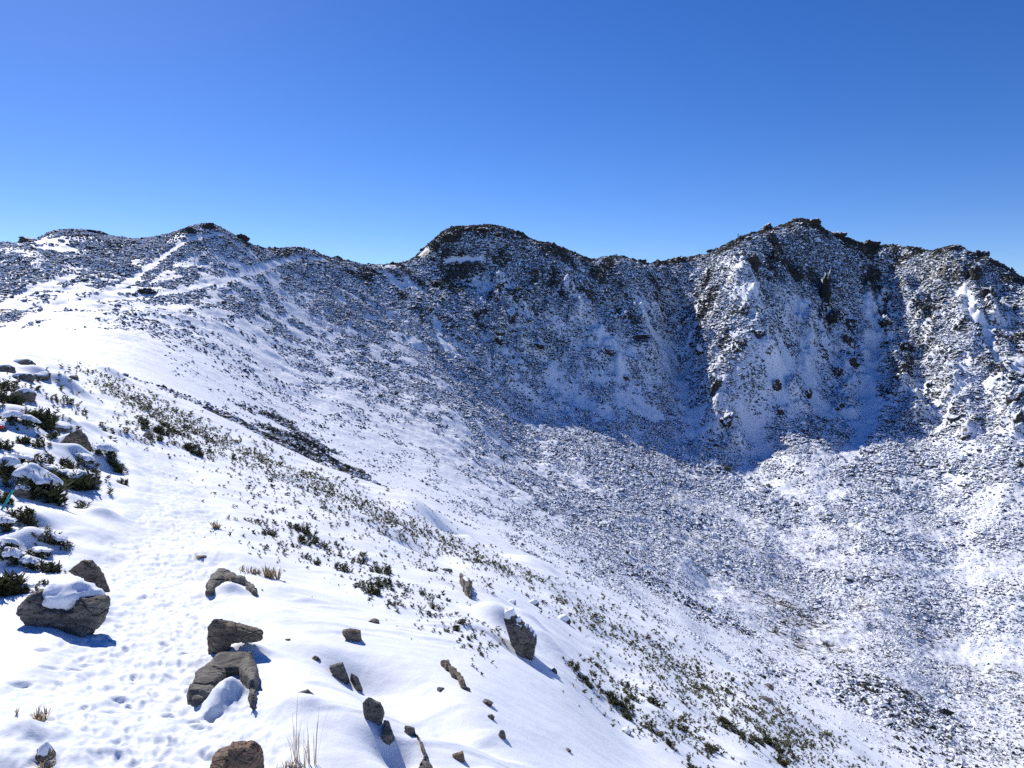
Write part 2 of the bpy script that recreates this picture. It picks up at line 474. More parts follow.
def up(g):
    a = np.stack([np.interp(ii, np.arange(len(ci)), g[:, k]) for k in range(g.shape[1])], 1)
    return np.stack([np.interp(jj, np.arange(len(cj)), a[k]) for k in range(a.shape[0])], 0)


pad = lambda g: np.concatenate([g, np.repeat(g[:, -1:], nT - len(th_in), 1)], 1).astype(np.float32)
cover, bare = pad(up(cov_c)), pad(up(bare_c))
fz = ss(56, 72, Rm)
cover = cover * fz * (1 - chute)
cover *= ss(.7, 1.5, pathclear)
cover = np.where(Rm > 560, .3, cover).astype(np.float32)
bare = np.clip(bare + .18 * ribmask * (fbm2(Xw / 5, Yw / 5, 3) > -.1), 0, 1).astype(np.float32)

# ------------------------------------------------------------------ near snow: drifts, hollows, steps
HUMPS = [  # pixel, half widths m, turn, height
    (103, 516, .42, .3, 0, .24), (60, 520, .9, .6, .2, .14), (15, 485, .5, .4, 0, .42), (78, 452, .8, .6, .2, .45), (100, 465, .7, .4, 0, .22), (40, 450, .8, .5, 0, .2), (85, 415, 1.2, .8, 0, .35),
    (30, 540, .6, .4, 0, .22), (20, 565, .5, .3, .3, .2), (65, 600, .5, .3, 0, .1), (25, 735, .28, .2, 0, .16), (10, 760, .3, .25, 0, .1),
    (300, 700, .9, .5, -.5, .08), (330, 650, .7, .35, -.5, .14), (375, 668, .9, .5, -.6, -.4), (425, 705, 1.0, .5, -.6, -.42), (395, 752, .3, .22, -.7, -.22), (350, 735, .5, .3, -.7, .05), (460, 740, .6, .4, -.6, .10),
    (495, 640, .9, .5, -.7, .22), (512, 650, .7, .4, -.7, -.3), (540, 640, .8, .5, -.5, .2), (455, 585, .9, .45, -.5, -.2), (440, 580, .8, .4, -.5, .18), (480, 590, .8, .5, -.5, .15), (590, 625, 1.6, .8, -.6, .2),
    (610, 700, 1.6, .6, -.7, .15), (640, 740, 1.0, .5, -.7, -.12), (560, 700, 1.2, .6, -.7, .12), (235, 700, .4, .3, -.5, .1), (210, 560, .8, .5, .2, .12), (280, 590, 1, .6, -.3, .14),
    (40, 395, 2.0, 1.2, 0, .3), (10, 380, 1.5, 1.2, 0, .4), (250, 690, .35, .2, -.8, -.08), (640, 672, 2, .8, -.6, .12), (300, 620, .8, .6, -.3, .1),
]
_at = [hit_xy(q[0], q[1]) for q in HUMPS]
for (x, y), (u, v, sx, sy, a, h) in zip(_at, HUMPS):
    bump(x, y, sx * .8, sy * .8, a, h * .75)
# snow hummocks over the creeping pines on the left mound
hr = np.random.default_rng(21)
mound = []
for k in range(70):
    u, v = hr.uniform(-40, 118), hr.uniform(372, 590)
    if u > 60 and v > 500 or (u > 40 and 505 < v < 545): continue
    x, y = hit_xy(u, v)
    s = hr.uniform(.008, .019) * math.hypot(x, y)
    mound.append((u, v, x, y, s))
for u, v, x, y, s in mound:
    bump(x, y, s * 1.4, s, hr.uniform(-.4, .4), s * hr.uniform(.3, .6), p=1.3)
# footprints trodden along the path
fr = np.random.default_rng(11)
seg = np.diff(near_path, axis=0)
cum = np.r_[0, np.cumsum(np.hypot(seg[:, 0], seg[:, 1]))]
tot = cum[-1]
for k in range(520):
    s = (k / 520) ** 1.5 * min(tot, 44)
    q = np.array([np.interp(s, cum, near_path[:, 0]), np.interp(s, cum, near_path[:, 1])])
    q2 = np.array([np.interp(s + .3, cum, near_path[:, 0]), np.interp(s + .3, cum, near_path[:, 1])])
    dvec = (q2 - q) / (np.linalg.norm(q2 - q) + 1e-9)
    nrm = np.array([-dvec[1], dvec[0]])
    pz = q + nrm * fr.normal(0, .34) + dvec * fr.normal(0, .1)
    ang = math.atan2(dvec[1], dvec[0]) + fr.normal(0, .35)
    sz = fr.uniform(.4, .72)
    bump(pz[0], pz[1], .13 * sz, .05 * sz, ang, -fr.uniform(.008, .030), .005, p=1.6)
for u, v in [(43, 650), (50, 668), (75, 670), (88, 666), (97, 645), (105, 640), (20, 685), (196, 722), (212, 720), (206, 757), (168, 716), (200, 727), (120, 700), (112, 712), (165, 645), (186, 655)]:
    x, y = hit_xy(u, v)
    bump(x, y, .075, .035, fr.uniform(-.6, .9), -.035, .005, p=1.6)
# crusty micro relief
dmic = near * (np.maximum(0, noise2(Xw / .16, Yw / .16)) * -.012 * (1 - ss(.6, 1.6, D0)) + fbm2(Xw / .5, Yw / .35, 3) * .008)
Z += dmic.astype(np.float32)
# wind crust: little steps and ripples combed across the slope
ca_, sa_ = math.cos(.6), math.sin(.6)
ru, rv = Xw * ca_ + Yw * sa_, -Xw * sa_ + Yw * ca_
wc = np.maximum(0, fbm2(ru / 1.3, rv / .34, 3, .5)) * .042 * ss(-.2, .5, fbm2(Xw / 3.3, Yw / 3.3 + 4, 2))
Z += (near * ss(.8, 1.5, D0) * wc).astype(np.float32)

# ------------------------------------------------------------------ materials
def mat(name):
    m = bpy.data.materials.new(name)
    m.use_nodes = True
    t = m.node_tree
    return m, t.nodes, t.links, t.nodes["Principled BSDF"]


def nd(n, kind, **kw):
    o = n.new(kind)
    for k, v in kw.items():
        if k.startswith('i_'):
            o.inputs[k[2:].replace('_', ' ')].default_value = v
        else:
            setattr(o, k, v)
    return o


def math_node(n, l, op, a, b=None, clamp=False):
    o = n.new("ShaderNodeMath")
    o.operation = op
    o.use_clamp = clamp
    for k, x in enumerate((a, b)):
        if x is None: continue
        if isinstance(x, (int, float)): o.inputs[k].default_value = x
        else: l.new(x, o.inputs[k])
    return o.outputs[0]


def smooth(n, l, x, lo, hi):
    o = n.new("ShaderNodeMapRange")
    o.interpolation_type = 'SMOOTHSTEP'
    l.new(x, o.inputs[0])
    o.inputs[1].default_value = lo
    o.inputs[2].default_value = hi
    return o.outputs[0]


def mixc(n, l, f, a, b):
    o = n.new("ShaderNodeMix")
    o.data_type = 'RGBA'
    l.new(f, o.inputs['Factor']) if not isinstance(f, (int, float)) else None
    for key, x in (('A', a), ('B', b)):
        s = [q for q in o.inputs if q.name == key and q.type == 'RGBA'][0]
        if isinstance(x, tuple): s.default_value = (*x, 1)
        else: l.new(x, s)
    return [q for q in o.outputs if q.type == 'RGBA'][0]


SNOW = (.835, .885, .95)


def ground_material(name, far):
    m, n, l, b = mat(name)
    geo = n.new("ShaderNodeNewGeometry")
    b.inputs['Roughness'].default_value = .7
    b.inputs['Specular IOR Level'].default_value = .25
    nz1 = nd(n, "ShaderNodeTexNoise", i_Scale=.9, i_Detail=6.0, i_Roughness=.62)
    l.new(geo.outputs['Position'], nz1.inputs['Vector'])
    bumpn = nd(n, "ShaderNodeBump")
    if far:
        ca = nd(n, "ShaderNodeAttribute", attribute_name="cover")
        ba = nd(n, "ShaderNodeAttribute", attribute_name="bare")
        nz2 = nd(n, "ShaderNodeTexNoise", i_Scale=.16, i_Detail=4.0, i_Roughness=.6)
        l.new(geo.outputs['Position'], nz2.inputs['Vector'])
        sep = n.new("ShaderNodeSeparateXYZ")
        l.new(geo.outputs['Normal'], sep.inputs[0])
        # twigs and stones showing through: more where the cover is denser, where wind keeps the crest bare, and where it is steep
        s = math_node(n, l, 'MULTIPLY', nz1.outputs[0], .8)
        s = math_node(n, l, 'ADD', s, math_node(n, l, 'MULTIPLY', nz2.outputs[0], .5))
        s = math_node(n, l, 'ADD', s, math_node(n, l, 'MULTIPLY', ca.outputs['Fac'], .20))
        s = math_node(n, l, 'ADD', s, math_node(n, l, 'MULTIPLY', math_node(n, l, 'MULTIPLY', ba.outputs['Fac'], ca.outputs['Fac']), .22))
        s = math_node(n, l, 'ADD', s, math_node(n, l, 'MULTIPLY', math_node(n, l, 'SUBTRACT', .8, sep.outputs['Z'], True), .30))
        f = smooth(n, l, s, .93, 1.05)
        nz3 = nd(n, "ShaderNodeTexNoise", i_Scale=.5, i_Detail=3.0)
        l.new(geo.outputs['Position'], nz3.inputs['Vector'])
        dark = mixc(n, l, smooth(n, l, nz3.outputs[0], .4, .6), (.035, .038, .028), (.10, .09, .075))
        l.new(mixc(n, l, f, SNOW, dark), b.inputs['Base Color'])
        bumpn.inputs['Strength'].default_value = .5
        bumpn.inputs['Distance'].default_value = .35
        l.new(nz1.outputs[0], bumpn.inputs['Height'])
    else:
        b.inputs['Base Color'].default_value = (*SNOW, 1)
        b.inputs['Subsurface Weight'].default_value = 0
        nz1.inputs['Scale'].default_value = 9
        bumpn.inputs['Strength'].default_value = .35
        bumpn.inputs['Distance'].default_value = .02
        l.new(nz1.outputs[0], bumpn.inputs['Height'])
    l.new(bumpn.outputs[0], b.inputs['Normal'])
    return m


snow = ground_material("snow", False)
trodden = ground_material("trodden_snow", False)
trodden.node_tree.nodes['Principled BSDF'].inputs['Base Color'].default_value = (.77, .825, .89, 1)
snow_far = ground_material("snow_over_scrub", True)


def mesh_from(name, V, Fq, smooth_=True, mats=(), k=None):
    """numpy verts and equal-sided faces -> mesh"""
    k = k or Fq.shape[1]
    me = bpy.data.meshes.new(name)
    me.vertices.add(len(V))
    me.vertices.foreach_set("co", np.ascontiguousarray(V, np.float32).ravel())
    nq = len(Fq)
    me.loops.add(nq * k)
    me.loops.foreach_set("vertex_index", np.ascontiguousarray(Fq, np.int32).ravel())
    me.polygons.add(nq)
    me.polygons.foreach_set("loop_start", np.arange(0, nq * k, k, dtype=np.int32))
    me.update(calc_edges=True)
    me.polygons.foreach_set("use_smooth", np.full(nq, smooth_, bool))
    for m_ in mats: me.materials.append(m_)
    return me


def link(name, me, parent=None, **props):
    o = bpy.data.objects.new(name, me)
    col.objects.link(o)
    if parent is not None: o.parent = parent
    for k, v in props.items(): o[k] = v
    return o


def attr(me, name, a):
    at = me.attributes.new(name, 'FLOAT', 'POINT')
    at.data.foreach_set("value", np.ascontiguousarray(a, np.float32))


def ico(sub):
    import bmesh
    bm = bmesh.new()
    bmesh.ops.create_icosphere(bm, subdivisions=sub, radius=1)
    bm.verts.ensure_lookup_table()
    V = np.array([v.co[:] for v in bm.verts])
    Fc = np.array([[v.index for v in f.verts] for f in bm.faces])
    bm.free()
    return V, Fc

# ------------------------------------------------------------------ rocks
def rock_material(name, ca, cb, cc, snow_on_top=False, scale=1.0):
    m, n, l, b = mat(name)
    tc_ = n.new("ShaderNodeTexCoord")
    mp = nd(n, "ShaderNodeMapping")
    mp.inputs['Rotation'].default_value = (.5, .3, .2)
    mp.inputs['Scale'].default_value = (1 * scale, 1 * scale, 3.2 * scale)
    l.new(tc_.outputs['Object'], mp.inputs['Vector'])
    a1 = nd(n, "ShaderNodeTexNoise", i_Scale=5.0, i_Detail=8.0, i_Roughness=.65)
    a2 = nd(n, "ShaderNodeTexNoise", i_Scale=22.0 * scale, i_Detail=5.0, i_Roughness=.7)
    a3 = nd(n, "ShaderNodeTexVoronoi", i_Scale=30.0 * scale)
    l.new(mp.outputs[0], a1.inputs['Vector'])
    l.new(tc_.outputs['Object'], a2.inputs['Vector'])
    l.new(tc_.outputs['Object'], a3.inputs['Vector'])
    c = mixc(n, l, smooth(n, l, a1.outputs[0], .42, .6), ca, cb)
    c = mixc(n, l, smooth(n, l, a2.outputs[0], .55, .66), c, cc)
    if snow_on_top:
        geo = n.new("ShaderNodeNewGeometry")
        sep = n.new("ShaderNodeSeparateXYZ")
        l.new(geo.outputs['Normal'], sep.inputs[0])
        s = math_node(n, l, 'ADD', sep.outputs['Z'], math_node(n, l, 'MULTIPLY', math_node(n, l, 'SUBTRACT', a1.outputs[0], .5), 1.5))
        c = mixc(n, l, smooth(n, l, s, .30 if name == 'crag_rock' else .75, .46 if name == 'crag_rock' else .95), c, SNOW)
    l.new(c, b.inputs['Base Color'])
    b.inputs['Roughness'].default_value = .85
    b.inputs['Specular IOR Level'].default_value = .3
    bp = nd(n, "ShaderNodeBump")
    bp.inputs['Strength'].default_value = .8
    bp.inputs['Distance'].default_value = .03 / scale
    h = math_node(n, l, 'ADD', a1.outputs[0], math_node(n, l, 'MULTIPLY', a2.outputs[0], .5))
    l.new(h, bp.inputs['Height'])
    l.new(bp.outputs[0], b.inputs['Normal'])
    return m


ROCK = {
    'grey': rock_material("grey_rock", (.19, .178, .155), (.09, .086, .078), (.04, .04, .037)),
    'brown': rock_material("brown_rock", (.23, .19, .14), (.12, .10, .08), (.045, .042, .038)),
    'red': rock_material("reddish_rock", (.25, .165, .115), (.15, .115, .085), (.055, .05, .042)),
    'far': rock_material("crag_rock", (.06, .055, .048), (.03, .029, .027), (.015, .015, .015), True, .22),
    'farbare': rock_material("bare_crag_rock", (.045, .042, .036), (.025, .024, .022), (.012, .012, .012), True, .22),
}


def remeshed(V, Fs, vox):
    me = bpy.data.meshes.new("tmp")
    me.from_pydata([tuple(v) for v in V], [], Fs)
    import bmesh
    bm = bmesh.new(); bm.from_mesh(me)
    bmesh.ops.recalc_face_normals(bm, faces=bm.faces)
    bm.to_mesh(me); bm.free()
    o = bpy.data.objects.new("tmp", me); col.objects.link(o)
    md = o.modifiers.new("r", 'REMESH'); md.mode = 'VOXEL'; md.voxel_size = vox
    dg = bpy.context.evaluated_depsgraph_get()
    e = o.evaluated_get(dg)
    m2 = e.to_mesh()
    A = np.empty(len(m2.vertices) * 3, np.float32); m2.vertices.foreach_get("co", A)
    N = np.empty(len(m2.vertices) * 3, np.float32); m2.vertices.foreach_get("normal", N)
    Qd = np.empty(len(m2.loops), np.int32); m2.loops.foreach_get("vertex_index", Qd)
    e.to_mesh_clear()
    bpy.data.objects.remove(o); bpy.data.meshes.remove(me)
    return A.reshape(-1, 3), N.reshape(-1, 3), Qd.reshape(-1, 4)


def vnormals(V, Fq):
    a, b, c = V[Fq[:, 0]], V[Fq[:, 1]], V[Fq[:, 2]]
    fn = np.cross(b - a, c - a)
    N = np.zeros_like(V)
    for k in range(Fq.shape[1]): np.add.at(N, Fq[:, k], fn)
    return N / (np.linalg.norm(N, axis=1)[:, None] + 1e-9)


def relax(A, Fq, n_):
    """even out a per-vertex field over neighbouring faces"""
    k = Fq.shape[1]
    idx = Fq.ravel()
    cnt = np.bincount(idx, minlength=len(A))[:, None]
    for q in range(n_):
        fm = np.repeat(A[Fq].mean(1), k, 0)
        A = np.stack([np.bincount(idx, fm[:, c], minlength=len(A)) for c in range(3)], 1) / np.maximum(cnt, 1)
    return A


def rock_thing(name, label, V, Fq, material, base, cap=0.0, cap_seed=0, group=None, cap_lo=.35):
    """mesh already in world space -> thing at its base, snow lying on it as its part"""
    base = np.asarray(base, float)
    me = mesh_from(name, V - base, Fq, name == 'crag', [material])
    o = link(name, me, category="rock", label=label)
    if group: o['group'] = group
    o.location = base
    if cap > 0:
        N = relax(relax(vnormals(V, Fq), Fq, 14), Fq, 1)
        N = N / (np.linalg.norm(N, axis=1)[:, None] + 1e-9)
        w = V[:, :].max(0) - V[:, :].min(0)
        s = ss(cap_lo, cap_lo + .3, N[:, 2] + .25 * noise3(V / max(w[0], .1) * 3 + cap_seed))
        C_ = V + np.array([0, 0, 1.0]) * (cap * s * (1 + .35 * noise3(V / max(w[0], .1) * 4 + 9)))[:, None] - N * (.04 * w[0] * (1 - s))[:, None]
        C_ = relax(C_, Fq, 5)
        mc = mesh_from("snow_cap", C_ - base, Fq, True, [snow])
        link("snow_cap", mc, parent=o)
    return o


def hull(points):
    import bmesh
    bm = bmesh.new()
    for q in points: bm.verts.new(q)
    r_ = bmesh.ops.convex_hull(bm, input=bm.verts)
    junk = list({e for e in r_['geom_interior'] + r_['geom_unused'] if isinstance(e, bmesh.types.BMVert)})
    if junk: bmesh.ops.delete(bm, geom=junk, context='VERTS')
    bm.verts.index_update()
    V = [v.co[:] for v in bm.verts]
    Fs = [[v.index for v in f.verts] for f in bm.faces]
    bm.free()
    return V, Fs


def joined(groups, seed, size, rough):
    """angular pieces run together into one stone, then weathered"""
    V, Fs = [], []
    for pts in groups:
        v, f = hull(pts)
        o = len(V)
        V += v
        Fs += [[i + o for i in q] for q in f]
    A, N, Qd = remeshed(V, Fs, size / 72)
    p = (A - A.mean(0)) / size
    tilt = np.array([.35, .25, 1.0])
    strata = np.abs(((p @ tilt) * 9 + 1.2 * noise3(p * 1.6 + seed)) % 1 - .5)
    crack = np.abs(noise3(p * np.array([2.2, 2.2, 3.2]) + seed * 2.3))
    A = A + N * (size * rough * (fbm3(p * 6 + seed * 3.1, 5, .6) * .014 - .022 * ss(.06, .0, crack) - .012 * ss(.12, .0, strata) + .006 * np.round(noise3(p * 3.1 + seed) * 2)))[:, None]
    return A, Qd


def outline_rock(label, outline, kind='grey', depth=.7, cap=0.0, name="rock", lean=.15, seed=0, rough=1.0, rmin=3.5, cap_lo=.35, cuts=0):
    """an angular stone of real thickness whose profile from the path is the outline (one or several convex pieces)"""
    parts = outline if isinstance(outline[0], list) else [outline]
    g = np.random.default_rng(900 + seed)
    P_ = np.array([q for pt in parts for q in pt], float)
    top_v, bot_v = P_[:, 1].min(), P_[:, 1].max()
    th0, r0 = hit((P_[:, 0].min() + P_[:, 0].max()) / 2, bot_v - .15 * (bot_v - top_v), rmin=rmin)
    yf = r0 * math.cos(th0)

    def world_pts(pt):
        pt = np.array(pt, float)
        th, t = ray(pt[:, 0], pt[:, 1])
        rr_ = yf / np.cos(th)
        return np.stack([rr_ * np.sin(th), np.full(len(pt), yf), rr_ * t], 1)
    A0 = world_pts(P_)
    w, h, zlow, ztop = np.ptp(A0[:, 0]), np.ptp(A0[:, 2]), A0[:, 2].min(), A0[:, 2].max()
    d = depth * (w + h) / 2
    groups = []
    for pt in parts:
        W3 = world_pts(pt)
        low = W3[:, 2] < zlow + .3 * h
        W3[low, 2] -= .15 * h + .04
        cen = W3.mean(0); cen[2] = W3[:, 2].min() + .4 * np.ptp(W3[:, 2])
        dd = d * g.uniform(.75, 1.05)
        pts_ = []
        for q, s in ((-.34, .80), (-.10, .985), (.28, .985), (.55, .7)):
            L_ = cen + (W3 - cen) * (s * (1 + min(q, 0) * dd / yf))
            L_[:, 1] = yf + q * dd + g.normal(0, .05, len(W3)) * dd - lean * (ztop - W3[:, 2]) * (q < 0)
            pts_.append(L_)
        groups.append(np.vstack(pts_))
    A, Qd = joined(groups, seed, max(w, h), rough)
    return rock_thing(name, label, A, Qd, ROCK[kind], (A[:, 0].mean(), yf, A[:, 2].min()), cap, seed, cap_lo=cap_lo)


def lying_rock(label, outline, kind='grey', hpx=6, seed=0, cap=0.0):
    """angular slabs lying along the slope: the plan follows the ground, with real thickness"""
    parts = outline if isinstance(outline[0], list) else [outline]
    g = np.random.default_rng(800 + seed)
    groups, allp = [], []
    for pt in parts:
        G_ = np.array([hit_xy(u, v) for u, v in pt])
        z = gz(G_[:, 0], G_[:, 1])
        r0 = np.hypot(*G_.mean(0))
        h = hpx * r0 / F
        c2 = G_.mean(0)
        pts_ = [np.c_[G_, z - .22], np.c_[c2 + (G_ - c2) * .98, z + .45 * h], np.c_[c2 + (G_ - c2) * .86, z + h * g.uniform(.6, 1.15, len(G_))]]
        groups.append(np.vstack(pts_)); allp.append(G_)
    G_ = np.vstack(allp)
    A, Qd = joined(groups, seed, max(np.ptp(G_[:, 0]), np.ptp(G_[:, 1])), .8)
    return rock_thing("rock", label, A, Qd, ROCK[kind], (G_[:, 0].mean(), G_[:, 1].mean(), float(A[:, 2].min())), cap * h, seed)


IV4, IF4 = ico(4)
IV3, IF3 = ico(3)


def crag_mesh(seed, dims):
    g = np.random.default_rng(seed)
    V = IV4 * (1 + .38 * fbm3(IV4 * 1.3 + seed * 1.7, 2))[:, None]
    for k in range(10):
        n_ = g.normal(size=3); n_ /= np.linalg.norm(n_)
        e = V @ n_ - g.uniform(.4, .8)
        V = V - np.maximum(e, 0)[:, None] * n_
    V = V * (1 + .32 * fbm3(V * np.array([3.4, 3.4, 2.0]) + seed, 4, .6))[:, None]
    return V * np.array(dims), IF4


def boulder_mesh(seed, dims, hi=True):
    g = np.random.default_rng(seed)
    V, Fq = (IV4, IF4) if hi else (IV3, IF3)
    V = V.copy()
    for k in range(9):
        n_ = g.normal(size=3); n_ /= np.linalg.norm(n_)
        if n_[2] < -.4: continue
        d = g.uniform(.55, .85)
        e = V @ n_ - d
        V -= np.maximum(e, 0)[:, None] * n_
    V *= (1 + .16 * fbm3(V * 2.1 + seed, 4, .55))[:, None]
    return V * np.array(dims), Fq


def stone(label, u, v, wpx, hpx, kind='grey', cap=0.0, seed=0, deep=1.0, name="rock", hi=True, group=None, sink=.35, rmin=3.5, flat=None):
    x, y = hit_xy(u, v, rmin=rmin)
    r = math.hypot(x, y)
    w, h = wpx * r / F * .5, hpx * r / F * .62
    V, Fq = crag_mesh(seed, (w, w * deep, h)) if name == 'crag' else boulder_mesh(seed, (w, w * deep, h), hi)
    a = math.radians((seed * 47) % 70 - 35)
    c, s = math.cos(a), math.sin(a)
    V = np.stack([V[:, 0] * c - V[:, 1] * s, V[:, 0] * s + V[:, 1] * c, V[:, 2]], 1)
    base = np.array([x, y, float(gz(x, y)) - sink * h + h * .3])
    return rock_thing(name, label, V + base, Fq, ROCK[kind], base - np.array([0, 0, h * .6]), cap * h, seed, group)


outline_rock("big blocky grey slab rock with snow in its hollow top, left of the path",
             [[(20.6, 605.3), (30.7, 593.9), (39.9, 591.0), (47.3, 603.4), (43.6, 624.3), (32.6, 612.9)], [(31.6, 608.1), (45.4, 604.4), (85.9, 604.4), (89.6, 627.1), (62.0, 631.9), (39.9, 631.0)], [(78.6, 596.8), (103.4, 599.6), (102.5, 612.9), (93.3, 622.4), (82.2, 628.1), (80.4, 605.3)]], 'grey', .6, .0, seed=1, lean=.05)
outline_rock("dark pointed rock just behind the snow topped slab rock",
             [[(82, 560), (90, 561), (98, 568), (103, 580), (110, 590), (98, 593), (90, 583)], [(70, 570), (82, 560), (93, 564), (93, 578), (83, 575)]], 'brown', .5, seed=2)
outline_rock("brown wedge shaped rock with a long flat arm pointing right, beside the path",
             [[(208, 626), (213, 619), (226, 621), (233, 639), (225, 649), (213, 658), (210, 650)], [(218, 620), (245, 627), (262, 632), (262, 640), (245, 639), (228, 642)]], 'brown', .38, seed=3, lean=.1, cuts=5)
lying_rock("grey arched rock curving over a tongue of snow, beside the path",
             [[(186, 705), (192, 695), (195, 684), (204, 671), (216, 664), (229, 674), (217, 689), (211, 704), (196, 711)], [(204, 671), (215, 664), (235, 661), (249, 659), (256, 668), (245, 676), (228, 676)], [(238, 673), (249, 659), (257, 668), (259, 679), (256, 693), (250, 695), (247, 689)], [(248, 688), (257, 689), (254, 713), (250, 711)]], 'grey', 11, seed=4)
outline_rock("square reddish brown block rock at the bottom edge of the photo",
             [[(214, 753), (231, 750), (237, 790), (211, 792)], [(229, 745), (250, 744), (258, 752), (265, 790), (232, 792)]], 'red', .9, seed=5)
lying_rock("small dark hooked rock above the wedge shaped rock",
             [[(206, 597), (207, 588), (212, 579), (221, 572), (231, 577), (218, 585), (213, 597)], [(222, 572), (246, 582), (248, 588), (228, 582)], [(243, 581), (258, 594), (256, 597), (243, 588)]], 'grey', 8, seed=6)
outline_rock("small two toned block rock alone on the snow above the dark shark fin rock",
             [(342, 631), (350, 629), (360, 631), (362, 641), (352, 640), (348, 636)], 'brown', .9, seed=7)
outline_rock("dark shark fin rock at the head of the rocky step",
             [(329, 667), (342, 663), (349, 676), (345, 680), (338, 674)], 'grey', .8, seed=8)
lying_rock("small rock in the chain below the shark fin rock",
             [(350, 680), (358, 684), (363, 693), (356, 690)], 'grey', 8, seed=9)
outline_rock("tall dark split boulder over a blue shaded snow hollow",
             [[(362, 703), (368, 698), (376, 714), (375, 727), (370, 727), (365, 716)], [(368, 698), (380, 703), (385, 713), (379, 722), (374, 714)]], 'grey', .4, seed=10)
lying_rock("rounded grey rock just below the tall split boulder",
             [(383, 729), (389, 728), (395, 742), (389, 747), (382, 743)], 'grey', 10, seed=11)
lying_rock("long thin dark blade of rock running down to the bottom edge",
             [[(404, 732), (413, 730), (416, 736), (408, 736)], [(413, 732), (417, 738), (430, 762), (425, 762)], [(424, 755), (438, 776), (415, 780)]], 'grey', 8, seed=12)
outline_rock("small reddish stone lying alone near the bottom edge",
             [(452, 755), (463, 752), (466, 760), (458, 760)], 'red', .9, seed=13)
outline_rock("small dark triangular stone on the bare snow below the wedge shaped rock",
             [(296, 694), (307, 690), (314, 697), (311, 701), (303, 698)], 'grey', .8, seed=14)
lying_rock("jagged low outcrop slanting down the snow in the middle of the slope",
             [[(440, 665), (449, 664), (452, 670), (446, 671)], [(446, 668), (457, 673), (459, 680), (452, 678)], [(453, 674), (460, 677), (466, 690), (461, 688)]], 'brown', 6, seed=15)
outline_rock("large dark boulder with a snow hood facing a deep blue hollow",
             [[(503, 617), (513, 614), (523, 622), (528, 636), (524, 650), (512, 643)], [(521, 620), (530, 632), (537, 638), (533, 648), (530, 656), (521, 650)]], 'grey', .7, .10, seed=16, cap_lo=.55)
lying_rock("steep dark rock rib on the upper part of the near slope",
             [(460, 576), (466, 580), (472, 591), (471, 600), (464, 594)], 'grey', 9, seed=17, cap=.3)
stone("small pale flat rock at the head of the large hooded boulder", 494, 611, 15, 7, 'brown', seed=21)
stone("small dark rock above the steep rock rib", 447, 571, 11, 6, 'grey', seed=22)
stone("dark rock half buried where the slope rolls over, right of the hooded boulder", 564, 621, 16, 9, 'grey', .25, seed=23)
stone("small rock with a snow cap left of the half buried dark rock", 533, 604, 12, 7, 'grey', .3, seed=24)
stone("tiny grey rock below the hooded boulder", 554, 672, 8, 6, 'grey', seed=25)
stone("narrow dark slab sticking from the snow left of the green pine patch", 627, 733, 13, 8, 'grey', .2, seed=26)
stone("small dark stone left of the narrow dark slab", 568, 751, 8, 5, 'grey', seed=27)
stone("dark rock on the slope edge, upper one of the three on the rim", 768, 687, 11, 6, 'grey', seed=28)
stone("long dark rock on the slope edge, middle one of the three on the rim", 765, 700, 15, 6, 'grey', seed=29)
stone("round brown rock on the slope edge, lowest of the three on the rim", 778, 712, 10, 8, 'brown', seed=30)
stone("thin dark blade of stone halfway between the reddish stone and the hooded boulder", 486, 703, 16, 7, 'grey', seed=31)
stone("small dark stone just below the thin dark blade of stone", 491, 718, 8, 6, 'grey', seed=32)
stone("dark stone in the lower line of stones above the bottom edge", 502, 737, 8, 12, 'grey', seed=33)
stone("fawn stone with dry grass in the bottom left corner", 46, 757, 16, 20, 'brown', .25, seed=34, rmin=3.6)
stone("flat reddish stone at the right edge of the trodden path", 199, 557, 14, 3, 'red', seed=35)
stone("small rock standing at the far bend of the path", 183, 428, 9, 6, 'grey', seed=36)
stone("dark rock on the right side of the far bend of the path", 148, 438, 13, 11, 'grey', seed=37)
stone("round brown rock under a snow dome at the left edge", 24, 496, 17, 16, 'brown', .3, seed=38)
outline_rock("thin dark rock rim behind the pointed snow heap on the left mound",
             [(58, 446), (68, 435), (78, 429), (86, 437), (95, 452), (90, 456), (78, 440), (64, 452)], 'brown', .35, seed=39)
stone("dark flat rock left of the pointed snow heap", 62, 428, 20, 7, 'grey', .35, seed=40)
stone("brown rock with dwarf pine beside it high on the left mound", 25, 397, 18, 13, 'brown', .15, seed=41)
stone("long dark rock at the top of the left mound", 20, 363, 22, 8, 'grey', .15, seed=42)
stone("dark boulder below the top of the left mound", 22, 378, 18, 8, 'grey', .12, seed=43)
stone("dark boulder right of the others on top of the left mound", 42, 377, 15, 8, 'grey', .15, seed=44)
stone("dark boulder at the left edge, highest on the left mound", 4, 370, 16, 9, 'grey', .15, seed=45)
stone("small dark rock alone on the snow right of the mound top", 73, 379, 10, 5, 'grey', seed=46)
stone("small brown stone on the snow above the arched rock", 288, 640, 6, 3, 'brown', seed=47)
stone("sliver of stone on the snow right of the dark triangular stone", 316, 659, 9, 5, 'grey', seed=48)
stone("sliver of stone left of the tall split boulder", 345, 714, 8, 6, 'brown', seed=49)
stone("flat fawn stone at the lower end of the pine patch beside the two toned block", 372, 622, 16, 4, 'brown', seed=50)
stone("small dark stone below the lower pine patch in mid slope", 467, 690, 7, 5, 'grey', seed=51)
stone("narrow dark stone above the jagged low outcrop", 440, 690, 10, 5, 'grey', seed=52)
stone("low dark rock in the snow above the steep rock rib", 512, 603, 9, 7, 'grey', .2, seed=53)
o_ = stone("rock with a small red paint spot at the left edge", 1, 429, 14, 10, 'grey', .2, seed=54)

